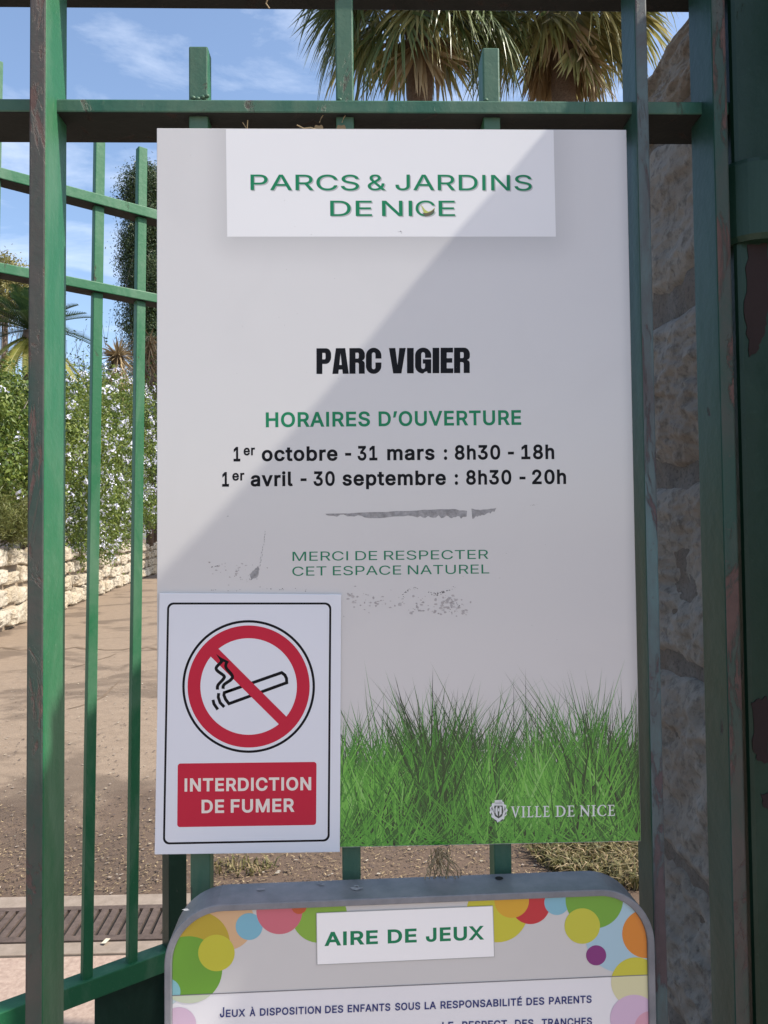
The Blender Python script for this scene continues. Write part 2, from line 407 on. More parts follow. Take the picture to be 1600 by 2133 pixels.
# ------------------------------------------------------------------ metal fence
ZR1t, ZR1b = at(750, 208, 0).z, at(750, 236, 0).z
ZR2b = at(750, 22, .07).z
fence = thing('metal_fence', (-.1, .02, 0), 'green painted metal fence with worn flat posts, carrying the notice boards', 'fence')
def post(px0, px1, depth=.0615, Y=-.03, mats=('paint', 'paint_worn'), py=1100):
    x0, x1 = at(px0, py, Y).x, at(px1, py, Y).x
    b = MB(); b.box((x0, Y, 0), (x1, Y+depth, 2.62), 0, 1)
    o = b.build('post', [M[k] for k in mats], fence, bevel=.0022)
    return o, x0, x1
pL, plx0, plx1 = post(56, 92); tag(pL, 'post left of the boards, brown worn front and bright green side')
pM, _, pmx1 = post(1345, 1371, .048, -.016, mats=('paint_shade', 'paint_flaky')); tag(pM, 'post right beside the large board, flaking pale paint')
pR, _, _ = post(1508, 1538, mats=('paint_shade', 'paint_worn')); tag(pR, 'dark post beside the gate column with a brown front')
X0, X1 = -1.3, at(1570, 1100, .03).x
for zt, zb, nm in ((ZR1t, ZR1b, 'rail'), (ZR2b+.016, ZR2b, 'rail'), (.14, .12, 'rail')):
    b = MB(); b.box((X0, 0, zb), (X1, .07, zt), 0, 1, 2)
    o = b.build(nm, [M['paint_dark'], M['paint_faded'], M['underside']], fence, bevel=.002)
def picket(px0, px1, py, top, depth=.024, Y=.008):
    x0, x1 = at(px0, py, Y).x, at(px1, py, Y).x
    b = MB(); b.box((x0, Y, .1), (x1, Y+depth, top), 0, 1)
    return b.build('picket', [M['paint'], M['paint_faded']], fence, bevel=.0018)
tag(picket(393, 433, 150, at(415, 98, .01).z, .022), 'short stub picket with a rough grey top')
tag(picket(699, 736, 120, 2.62, .022), 'tall picket with flaking paint reaching the top rail')
tag(picket(1006, 1041, 150, at(1020, 101, .01).z, .036), 'short stub picket in front of the palms')
picket(-209, -169, 150, 2.1, .022)
# weld beads where the stubs meet the rail
b = MB()
for px, py in ((402,204),(412,206),(423,203),(431,200),(707,208),(1012,209)):
    p = at(px, py, .004); r = .0028
    b = MB(); b.tube([p+V(-r,0,0), p, p+V(r,0,0)], [r*.4, r, r*.5], 6); b.build('weld_bead', M['paint_faded'], fence, smooth=True)

# ------------------------------------------------------------------ gate
GD = Vector((math.sin(math.radians(52.3)), math.cos(math.radians(52.3)), 0)); GN = Vector((-GD.y, GD.x, 0))   # along the gate / towards its back
d0 = ray(200, 1118); G0 = EYE + d0*(2.1/d0.dot(CF))
def ongate(px, py): return on_plane(px, py, G0, GN)
gate = thing('metal_gate', (G0.x, G0.y, 0), 'green metal gate of square bars standing ajar behind the fence', 'gate')
def gprism(b, p0, p1, w, d, off=0.0, mi=0, front=None):   # upright bar between two points of the gate plane
    u = GD*(w/2); n0 = GN*off; n1 = GN*(off+d)
    b.hexa([p0-u+n0, p0+u+n0, p0+u+n1, p0-u+n1, p1-u+n0, p1+u+n0, p1+u+n1, p1-u+n1], mi, front)
BW = .0265
def gbar(pxt, pyt, pxb, pyb, w=BW):
    p1 = ongate(pxt, pyt); p0 = ongate(pxb, pyb)
    b = MB(); gprism(b, p0, p1, w, .024, .012); return b.build('bar', M['paint'], gate, bevel=.002)
gbar(214, 235, 186, 2090); gbar(302, 303, 281, 2010); gbar(118, 180, 76, 2110); gbar(-2, 120, -42, 2200)
def grail(px_y, hgt, dep, zmid_px=205):
    pt = ongate(zmid_px, px_y); b = MB()
    a = G0 - GD*.75; c = ongate(392, 1118)
    a.z = c.z = 0
    q = [a, c, c+GN*dep, a+GN*dep]
    zt, zb = pt.z, pt.z-hgt
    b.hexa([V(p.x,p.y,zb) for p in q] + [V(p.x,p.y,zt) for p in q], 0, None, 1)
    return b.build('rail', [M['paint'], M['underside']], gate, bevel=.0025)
grail(403, .030, .055); grail(587, .027, .055); grail(2036, .055, .055)
b = MB(); p0 = ongate(372, 2100); p1 = V(p0.x, p0.y, ongate(372, 330).z); p0 = V(p0.x, p0.y, .05)
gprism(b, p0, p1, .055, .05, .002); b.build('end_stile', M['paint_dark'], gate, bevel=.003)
b = MB(); a = ongate(206, 2100); c = ongate(352, 2060); zt = ongate(206, 2090).z
gq = [a+GN*.03, c+GN*.03, c+GN*.034, a+GN*.034]
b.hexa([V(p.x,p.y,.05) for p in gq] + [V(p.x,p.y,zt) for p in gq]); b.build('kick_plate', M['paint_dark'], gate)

# ------------------------------------------------------------------ gate column at the right edge
x0 = at(1548, 1100, -.01).x
gc = thing('gate_column', (x0+.055, .05, 0), 'thick dark green metal column with torn rusty patches at the right edge', 'column')
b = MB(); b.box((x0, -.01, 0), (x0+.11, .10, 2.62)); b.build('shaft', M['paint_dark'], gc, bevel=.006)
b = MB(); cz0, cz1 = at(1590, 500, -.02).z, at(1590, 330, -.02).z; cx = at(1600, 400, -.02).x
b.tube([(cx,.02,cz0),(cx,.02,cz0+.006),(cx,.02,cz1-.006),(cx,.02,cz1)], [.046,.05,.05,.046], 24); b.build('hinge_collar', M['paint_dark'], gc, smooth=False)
b = MB()
def blob(pts, Y, jit, rr, sub=4):
    out = []
    for i, p in enumerate(pts):
        q = pts[(i+1) % len(pts)]
        for k in range(sub):
            t = k/sub; out.append(at(p[0]+(q[0]-p[0])*t+rr.uniform(-jit, jit), p[1]+(q[1]-p[1])*t+rr.uniform(-jit, jit), Y))
    return out
rr = random.Random(4)
b.slab(blob([(1558,512),(1600,505),(1600,640),(1592,690),(1578,735),(1562,742),(1552,650)], -.0112, 3, rr, 6), V(0,.001,0))
b.slab(blob([(1566,1462),(1600,1452),(1602,1590),(1580,1585),(1570,1560)], -.0112, 3, rr, 6), V(0,.001,0))
b.slab(blob([(1585,1655),(1606,1650),(1606,1690),(1590,1680)], -.0112, 2, rr, 5), V(0,.001,0))
b.build('rust_patch', M['rust'], gc)

# ------------------------------------------------------------------ flat lettering
GLYPHS = {
'&':(448,'221,-5 246,-1 271,7 294,17 315,30 333,47 345,62 371,92 380,107 389,124 397,144 403,167 406,194 408,224 349,224 348,198 343,174 336,151 327,131 315,112 301,95 286,81 269,69 251,59 232,52 213,48 193,46 175,48 158,51 143,57 130,66 118,76 109,87 102,101 98,115 97,131 98,146 103,161 110,174 121,188 135,202 154,217 256,293 291,325 301,336 309,349 315,362 320,375 323,389 324,404 322,424 317,442 308,459 297,475 283,488 266,499 246,507 224,512 200,513 176,512 154,507 134,499 117,488 102,474 91,458 82,440 77,420 75,398 77,379 81,361 87,344 96,327 108,310 121,293 171,231 364,0 438,0 204,284 169,327 145,363 141,375 138,386 137,399 138,411 141,421 145,431 151,440 159,447 168,453 178,457 189,460 201,461 219,459 233,454 245,445 255,434 260,420 262,405 261,394 259,384 255,375 237,352 216,335 140,279 85,235 70,220 58,205 47,189 40,173 36,154 34,133 36,108 43,84 54,62 69,42 88,26 110,12 136,1 165,-5 197,-7'),
'-':(453,'114,244 114,188 337,188 337,244'),
'0':(453,'263,-3 295,7 323,24 348,48 368,77 384,113 392,138 398,164 402,192 404,222 405,254 404,286 402,316 398,344 392,370 384,395 368,431 348,461 323,484 295,502 262,512 227,516 191,512 159,502 130,484 106,461 85,431 69,395 61,370 55,344 51,316 49,286 48,254 49,222 51,192 55,164 61,138 69,113 85,77 105,48 130,24 158,7 191,-3 227,-7/203,52 182,60 163,74 147,92 134,116 123,144 115,176 111,213 109,254 111,295 115,332 123,365 134,393 147,416 163,435 182,449 203,457 227,460 250,457 271,449 290,435 306,416 320,393 330,365 338,332 342,295 344,254 342,213 338,176 330,144 320,116 306,92 290,74 271,60 250,52 227,50'),
'1':(453,'391,0 391,55 76,55 76,0/198,509 86,427 86,358 209,448 212,448 212,0 276,0 276,509'),
'2':(453,'389,0 389,57 153,57 153,60 267,180 336,259 351,280 363,299 371,318 377,336 380,354 381,372 379,398 372,423 361,445 346,465 328,482 306,497 281,507 254,513 225,516 196,513 168,507 143,496 121,482 102,464 86,442 75,418 68,391 66,362 127,362 128,381 132,398 139,413 148,427 159,438 172,447 188,454 205,458 224,460 241,458 258,455 273,449 287,441 298,431 308,419 315,405 319,389 320,371 319,356 316,341 311,327 303,312 294,298 282,282 234,229 64,47 64,0'),
'3':(453,'251,-5 281,2 309,12 333,27 354,45 370,66 383,90 390,116 393,145 391,173 383,198 371,222 354,244 333,262 308,276 279,286 247,290 211,289 211,278 372,461 372,509 70,509 70,452 288,452 288,448 157,299 157,248 201,248 229,246 254,241 275,234 292,223 306,211 316,196 323,180 328,163 329,145 328,125 323,108 315,93 304,80 291,69 275,61 258,55 239,51 219,50 200,51 182,54 165,59 150,66 137,76 126,87 118,100 112,115 109,132 44,132 48,104 57,79 70,57 88,38 108,22 133,10 159,1 188,-5 218,-7'),
'8':(453,'259,-5 289,1 317,11 341,25 362,42 378,62 391,84 398,109 401,135 399,156 395,176 387,195 377,212 365,228 351,241 335,252 319,260 300,265 300,267 323,276 343,289 359,308 372,330 379,354 382,380 379,405 373,429 361,450 346,469 328,485 306,498 282,508 255,514 226,516 197,514 170,508 146,498 124,485 106,469 90,450 79,429 73,405 70,380 73,354 80,330 93,308 109,289 129,276 153,267 153,265 134,260 117,252 101,241 87,228 75,212 65,195 58,176 53,156 52,135 54,109 62,84 74,62 91,42 111,25 136,11 163,1 193,-5 226,-7/205,50 185,54 167,60 152,69 139,79 129,91 121,106 117,121 115,139 117,157 122,173 130,189 140,202 154,213 169,223 187,230 206,234 226,235 247,234 265,230 283,223 298,213 312,202 322,189 330,173 335,157 337,139 335,121 331,106 323,91 313,79 300,69 285,60 267,54 248,50 226,49/209,291 193,294 178,300 165,308 154,318 145,330 138,344 134,359 133,376 134,392 138,407 145,420 153,432 164,442 177,449 192,455 208,459 226,460 244,459 260,455 275,449 288,442 299,432 308,420 314,407 318,392 319,376 318,359 314,344 307,330 298,318 287,308 274,300 260,294 244,291 226,290'),
':':(188,'107,-3 118,1 128,9 135,18 140,29 141,41 140,53 135,64 128,73 118,81 107,85 95,87 83,85 73,81 63,73 55,64 51,53 50,41 51,29 55,18 63,9 73,1 83,-3 95,-4/107,272 118,277 128,284 135,294 140,304 141,316 140,328 135,339 128,349 118,356 107,360 95,362 83,360 73,356 63,349 55,339 51,328 50,316 51,304 55,294 63,284 73,277 83,272 95,271'),
'A':(480,'85,0 191,302 213,371 245,478 232,478 264,372 287,302 395,0 463,0 276,509 201,509 16,0/370,142 370,199 110,199 110,142'),
'B':(456,'247,0 284,2 317,8 344,18 368,31 386,48 400,67 410,88 416,111 418,136 416,161 411,184 402,203 391,220 378,234 363,245 347,254 331,260 315,262 315,267 329,272 343,278 356,286 368,295 378,307 387,320 393,336 397,353 398,374 396,398 390,421 381,442 367,461 350,477 329,491 304,501 274,507 241,509 60,509 60,0/125,231 248,231 269,229 289,225 306,218 320,209 333,197 342,184 350,169 354,153 355,137 353,115 344,96 330,80 309,67 281,60 245,57 125,57/125,452 240,452 270,449 294,442 313,429 326,412 333,393 336,372 335,355 330,340 323,326 314,314 302,304 288,296 273,290 256,287 238,285 125,285'),
'C':(510,'293,-6 317,-2 341,5 363,13 383,24 402,38 420,53 435,71 448,91 459,112 467,135 473,160 408,160 404,144 397,128 389,114 380,102 369,90 357,81 344,72 330,65 315,60 300,56 284,54 267,53 237,56 210,63 184,76 161,94 141,117 125,145 113,177 106,213 103,254 106,295 113,332 125,364 141,391 161,414 184,432 209,445 237,453 267,456 284,455 300,453 315,449 330,444 344,437 357,428 369,418 380,407 389,395 397,380 404,365 408,348 473,348 467,373 459,397 448,418 435,438 419,456 402,471 383,485 362,496 340,504 317,511 293,514 267,516 242,514 217,510 194,504 171,495 150,484 131,470 113,454 97,436 82,415 70,393 59,369 51,343 45,315 41,285 40,254 41,223 45,193 51,166 59,140 70,115 82,93 97,73 113,55 131,39 150,25 171,13 194,5 217,-2 242,-6 267,-7'),
'D':(502,'249,1 277,5 303,11 328,20 351,31 371,44 390,60 406,77 421,97 433,119 443,142 451,168 457,195 460,224 462,255 460,286 457,315 451,342 444,367 433,391 412,426 385,455 353,478 331,489 307,498 281,504 254,507 225,509 93,509 93,452 221,452 258,449 291,441 320,428 344,410 364,388 379,361 390,329 397,294 399,255 397,216 390,181 379,149 363,122 343,99 318,81 288,68 254,60 215,57 96,57 96,0 219,0/60,509 60,0 125,0 125,509'),
'E':(419,'375,0 375,57 125,57 125,229 355,229 355,286 125,286 125,452 372,452 372,509 60,509 60,0'),
'F':(410,'125,0 125,221 346,221 346,278 125,278 125,452 369,452 369,509 60,509 60,0'),
'H':(517,'125,0 125,232 392,232 392,0 457,0 457,509 392,509 392,289 125,289 125,509 60,509 60,0'),
'I':(300,'269,0 269,57 183,57 183,452 269,452 269,509 31,509 31,452 118,452 118,57 31,57 31,0'),
'J':(396,'227,-2 263,11 294,33 309,50 321,70 330,92 335,118 336,145 336,509 272,509 272,145 269,117 261,93 248,74 230,61 209,53 185,50 160,53 139,61 122,74 108,93 100,117 98,145 98,173 33,173 33,145 35,118 40,92 48,70 60,50 75,33 106,11 143,-2 185,-7'),
'L':(393,'361,0 361,57 125,57 125,509 60,509 60,0'),
'M':(628,'122,0 122,291 122,328 121,372 120,416 119,457 112,457 129,408 145,361 159,321 170,291 286,0 342,0 456,291 467,322 482,363 498,409 513,457 507,457 506,413 505,369 504,327 504,291 504,0 568,0 568,509 476,509 352,187 342,158 330,121 318,83 307,49 322,49 311,84 299,123 287,159 277,187 152,509 60,509 60,0'),
'N':(523,'125,0 125,291 124,328 122,384 119,454 108,452 148,381 177,331 202,290 387,0 463,0 463,509 399,509 399,195 399,157 401,108 405,54 414,55 388,107 363,151 343,183 136,509 60,509 60,0'),
'O':(533,'293,-6 317,-2 340,5 363,13 384,25 403,39 421,55 437,73 451,93 464,115 474,140 482,166 488,193 492,223 493,254 492,285 488,315 482,343 474,369 464,393 451,415 437,436 421,454 403,470 384,484 363,495 340,504 317,510 293,514 267,516 241,514 217,510 194,504 171,495 150,484 131,470 113,454 97,436 82,415 70,393 59,369 51,343 45,315 41,285 40,254 41,223 45,193 51,166 59,140 70,115 82,93 97,73 113,55 131,39 150,25 171,13 194,5 217,-2 241,-6 267,-7/237,55 210,63 184,76 161,94 142,117 125,144 113,176 106,213 103,254 106,295 113,332 125,364 142,392 161,415 184,433 210,445 237,453 267,456 296,453 324,446 349,433 372,415 392,392 408,365 420,332 428,295 430,254 428,213 420,176 408,144 392,116 372,94 349,76 324,63 296,55 267,53'),
'P':(445,'125,0 125,452 232,452 257,451 279,446 297,439 312,428 324,416 333,402 339,385 343,367 344,348 343,328 339,310 333,294 324,279 312,266 297,256 279,248 257,244 233,242 109,242 109,186 235,186 272,188 305,195 332,207 356,223 375,243 390,265 400,291 407,318 409,348 407,377 400,404 390,430 375,452 356,471 332,487 305,499 272,506 235,509 60,509 60,0'),
'R':(449,'125,0 125,452 233,452 258,451 279,446 298,440 313,430 325,419 334,405 340,389 344,371 345,352 344,333 340,316 334,300 325,287 313,276 298,267 280,260 258,256 234,255 96,255 96,198 236,198 273,200 305,206 333,217 356,232 376,250 390,271 401,296 407,323 409,352 407,381 401,408 390,433 376,455 356,473 333,489 305,500 273,506 236,509 60,509 60,0/428,0 303,229 230,229 353,0'),
'S':(447,'261,-7 294,0 323,11 349,25 370,43 386,64 399,87 406,112 408,139 407,161 402,180 395,198 384,213 372,226 359,238 344,248 328,256 312,264 264,279 212,293 169,308 155,315 142,324 131,334 122,345 117,359 115,376 117,391 121,405 129,418 139,430 152,440 167,448 185,454 204,457 225,459 254,456 280,449 302,437 320,421 332,402 337,378 401,378 398,403 390,427 377,449 360,468 340,484 316,498 289,508 259,514 227,516 195,514 165,508 138,498 113,484 92,468 75,448 62,425 54,400 52,372 56,341 67,313 86,289 112,269 145,253 184,239 245,222 296,205 310,197 322,189 332,179 340,168 344,154 346,139 344,122 338,106 329,92 317,79 303,69 286,60 267,54 246,50 224,49 204,50 185,53 166,59 150,66 136,76 123,88 114,102 108,118 104,137 38,137 42,109 51,83 64,60 81,40 102,23 128,9 156,-1 188,-7 224,-9'),
'T':(449,'193,452 193,0 257,0 257,452 417,452 417,509 32,509 32,452'),
'U':(517,'297,-6 332,2 363,15 391,33 414,55 433,80 446,108 454,140 457,173 457,509 393,509 393,178 391,155 385,133 377,113 364,95 349,80 331,68 309,59 285,53 259,52 232,53 208,59 187,68 169,80 153,95 141,113 132,133 126,155 124,178 124,509 60,509 60,173 63,140 71,108 85,80 103,55 126,33 154,15 186,2 220,-6 259,-8'),
'V':(480,'278,0 463,509 395,509 290,206 267,138 235,31 248,31 215,137 192,206 84,509 16,509 204,0'),
'X':(474,'91,0 182,129 206,166 225,196 244,231 230,231 250,195 268,165 292,129 382,0 456,0 259,287 259,239 446,509 374,509 298,400 272,361 252,329 232,292 243,292 223,329 204,361 178,400 104,509 29,509 217,236 217,284 18,0'),
'a':(389,'181,-7 199,-4 215,1 229,8 242,16 252,25 272,52 277,52 277,0 337,0 337,251 335,278 330,301 322,320 312,336 300,350 286,360 271,369 255,375 239,379 194,384 173,383 153,380 133,375 114,368 95,358 79,346 64,331 51,313 41,291 100,274 104,283 110,292 118,301 127,309 137,316 149,322 163,327 178,330 196,331 212,330 227,327 240,322 251,315 260,307 267,297 272,285 275,272 276,257 276,255 274,246 271,240 265,235 257,231 247,229 234,227 178,220 125,211 108,206 92,200 78,193 64,184 53,174 43,161 36,146 32,128 30,108 32,84 38,63 48,45 60,29 76,15 94,5 115,-3 137,-7 160,-9/156,46 142,48 130,52 119,57 109,64 102,72 96,82 93,93 92,105 93,118 97,130 103,139 112,147 122,153 134,159 175,168 200,171 231,176 259,182 276,190 276,138 274,122 270,108 263,93 254,80 242,68 228,59 211,51 192,47 170,45'),
'b':(424,'260,-6 288,3 313,16 336,34 355,57 370,84 381,116 388,151 390,189 388,227 381,261 370,293 354,320 335,342 313,361 287,374 259,382 229,384 207,383 188,379 171,373 158,364 147,355 137,346 118,319 114,319 114,509 53,509 53,0 112,0 112,59 118,59 138,31 147,21 159,12 172,4 189,-3 208,-7 229,-8/198,49 179,55 162,65 147,78 135,95 125,115 118,138 114,162 113,189 114,216 118,241 125,263 134,282 147,299 161,312 178,322 198,328 220,330 243,328 262,322 280,311 295,298 307,281 316,261 323,239 327,215 328,189 327,163 323,139 316,117 306,97 294,80 279,66 262,55 242,49 220,47'),
'c':(396,'226,-7 244,-5 261,-1 277,5 292,12 306,21 319,32 331,43 341,56 350,70 357,86 363,102 304,117 292,89 271,66 243,52 207,46 184,49 163,55 145,66 130,80 118,97 108,117 102,139 98,163 96,187 98,212 102,236 108,258 118,278 130,296 145,310 163,321 184,328 207,330 242,325 270,311 290,289 303,262 362,277 356,293 349,308 340,322 330,335 318,346 305,356 291,364 276,371 260,377 243,381 226,384 207,384 174,382 144,374 117,360 93,341 72,318 56,291 44,260 37,225 34,187 37,150 44,116 56,85 72,58 93,35 117,16 144,3 174,-5 207,-8'),
'e':(404,'237,-7 261,-3 283,4 302,14 320,26 335,39 348,55 358,72 365,91 306,105 300,93 294,82 285,73 276,65 265,58 254,53 241,49 227,47 212,46 190,48 169,53 151,61 135,73 121,88 110,106 102,127 98,151 96,178 96,211 97,231 102,251 109,270 119,286 131,301 146,313 164,323 183,328 205,330 227,328 246,323 263,314 277,301 288,286 298,269 304,248 308,226 310,202 338,221 75,221 75,169 371,169 371,194 370,227 365,256 357,282 347,305 334,324 319,341 303,355 285,366 266,374 246,380 226,383 205,384 172,382 142,373 115,359 91,340 71,317 55,290 44,258 36,224 34,187 37,150 44,116 56,85 72,58 92,35 117,16 145,3 177,-5 212,-8'),
'h':(410,'115,248 119,266 126,283 136,297 147,308 161,317 176,324 192,328 210,329 235,326 256,318 273,304 286,286 293,263 296,235 296,0 357,0 357,240 355,271 350,298 341,321 328,340 313,356 295,369 275,377 252,383 227,384 200,382 175,374 152,362 132,344 116,319 102,287 114,287 114,509 53,509 53,0 114,0 114,227'),
'i':(167,'114,0 114,379 53,379 53,0/95,444 105,448 114,455 121,463 125,472 126,483 125,494 121,504 114,512 105,518 95,522 84,524 73,522 63,518 54,512 47,504 43,494 41,483 43,472 47,463 54,455 63,448 73,444 84,443'),
'l':(189,'162,-1 181,3 170,54 160,53 146,52 135,53 126,57 120,62 117,71 114,83 114,99 114,509 53,509 53,84 55,59 62,37 74,20 91,8 112,0 139,-2'),
'm':(610,'114,0 114,238 115,257 119,274 126,289 135,302 145,312 158,320 171,326 185,329 199,330 220,328 238,322 253,311 265,297 272,280 274,260 274,0 335,0 335,247 336,263 340,277 345,290 353,302 363,312 374,320 387,326 402,329 419,330 438,329 456,323 473,313 485,298 493,279 496,254 496,0 557,0 557,255 555,283 550,307 541,328 529,346 514,361 497,372 478,380 458,385 437,386 417,385 398,381 381,375 364,366 350,356 337,343 326,329 318,312 312,295 321,295 314,320 303,342 287,361 268,375 245,383 219,386 203,385 187,382 172,376 158,368 144,358 132,346 122,331 114,314 108,295 112,295 112,379 53,379 53,0'),
'o':(415,'241,-5 271,3 299,16 323,35 343,58 359,85 371,116 379,150 381,187 379,225 371,260 359,291 343,318 323,341 299,360 271,374 241,382 207,384 174,382 144,374 117,360 93,341 72,318 56,291 44,260 37,225 34,187 37,150 44,116 56,85 72,58 93,35 117,16 144,3 174,-5 207,-8/184,49 163,55 145,66 130,80 118,97 108,117 102,139 98,163 96,187 98,212 102,236 108,258 118,278 130,296 145,310 163,321 184,328 207,330 231,328 252,321 270,310 285,296 298,278 307,258 314,236 318,212 319,187 318,163 314,139 307,117 298,97 285,80 270,66 252,55 231,49 207,46'),
'p':(424,'114,-143 114,59 118,59 138,31 147,21 159,12 173,4 189,-3 208,-7 229,-8 260,-6 288,3 313,16 336,34 355,57 370,84 381,116 388,151 390,189 388,227 381,261 370,293 354,320 335,342 313,361 287,374 259,382 229,384 207,383 188,379 171,373 158,364 147,355 137,346 118,319 112,319 112,379 53,379 53,-143/198,49 179,55 162,65 147,78 135,95 125,115 118,138 114,162 113,189 114,216 118,241 125,263 134,282 147,299 161,312 178,322 198,328 220,330 243,328 262,322 280,311 295,298 307,281 316,261 323,239 327,215 328,189 327,163 323,139 316,117 306,97 294,80 279,66 262,55 242,49 220,47'),
'r':(259,'114,0 114,237 115,254 119,269 126,284 135,296 146,306 159,315 174,321 190,324 207,326 230,324 243,322 243,384 229,384 213,385 191,383 171,377 152,367 137,354 124,339 115,321 112,321 112,379 53,379 53,0'),
's':(365,'210,-7 236,-2 260,6 281,18 298,31 312,47 323,65 329,85 331,107 328,131 320,153 306,171 287,187 261,200 229,209 172,223 152,229 136,235 124,243 115,253 110,264 109,277 111,292 119,305 131,317 147,326 166,331 187,333 210,331 228,325 243,316 254,304 262,291 268,277 324,290 318,308 309,324 299,339 286,352 271,363 254,372 234,379 212,383 187,384 161,383 137,378 115,370 95,360 79,347 65,332 55,314 49,295 47,274 50,249 58,227 72,208 92,192 118,180 149,170 212,155 229,150 243,144 254,136 262,126 266,115 268,103 265,88 258,74 244,62 227,53 206,47 181,45 160,47 141,52 124,60 111,72 101,87 94,107 36,94 41,73 50,54 62,38 76,24 93,12 112,3 133,-3 157,-7 182,-8'),
't':(227,'6,379 6,327 204,327 204,379/65,93 68,64 77,41 92,21 113,7 138,-1 168,-4 192,-3 213,2 202,54 185,51 170,50 156,51 144,55 136,61 130,70 127,83 126,98 126,471 65,471'),
'v':(389,'226,0 371,379 305,379 224,155 203,87 184,21 206,21 187,87 165,155 84,379 17,379 163,0'),
'À':(480,'85,0 191,302 213,371 245,478 232,478 264,372 287,302 395,0 463,0 276,509 201,509 16,0/370,142 370,199 110,199 110,142/266,558 218,659 150,659 216,558'),
'É':(419,'375,0 375,57 125,57 125,229 355,229 355,286 125,286 125,452 372,452 372,509 60,509 60,0/241,558 307,659 239,659 191,558'),
'’':(177,'98,318 151,509 82,509 52,318'),
}
GLYPHS['I'] = (190, '63,0 127,0 127,509 63,509')
def polys(ch):
    return [[[tuple(float(v)/1000 for v in q.split(',')) for q in c.split()] for c in grp.split('/')] for grp in GLYPHS[ch][1].split('|')]
def grow_c(c, o):                            # move an outline outwards: bolder letters
    out = []; n = len(c)
    for i in range(n):
        a, b_, d = c[i-1], c[i], c[(i+1) % n]
        l1 = math.dist(a, b_) or 1e-9; l2 = math.dist(b_, d) or 1e-9
        n1 = ((b_[1]-a[1])/l1, -(b_[0]-a[0])/l1); n2 = ((d[1]-b_[1])/l2, -(d[0]-b_[0])/l2)
        k = max(1+n1[0]*n2[0]+n1[1]*n2[1], .5); out.append((b_[0]+o*(n1[0]+n2[0])/k, b_[1]+o*(n1[1]+n2[1])/k))
    return out
def put_text(b, body, pl, xl, yl, xr, yr, cap, off=0.0, mi=0, dx=0, dy=0):
    """letters from pixel (xl, yl) baseline left to (xr, yr) baseline right on the plane function pl"""
    x = 0; G = []
    for ch in body:
        if ch == ' ': x += .15 + off; continue
        for grp in polys(ch): G.append([[(u+x, v) for u, v in grow_c(c, off)] for c in grp])
        x += GLYPHS[ch][0]/1000 + off*1.6
    mn = min(u for g_ in G for c in g_ for u, _ in c); mxx = max(u for g_ in G for c in g_ for u, _ in c); ch_ = .5087 + 2*off
    A = pl(xl+dx, yl+dy); U = pl(xr+dx, yr+dy)-A; h = (pl(xl+dx, yl-cap+dy)-A).length
    up = Vector((0,0,1)); up = (up - U*(up.dot(U)/U.length_squared)).normalized()
    for g_ in G: b.fill([[A + U*((u-mn)/(mxx-mn)) + up*(h*(v+off)/ch_) for u, v in c] for c in g_], mi, False)
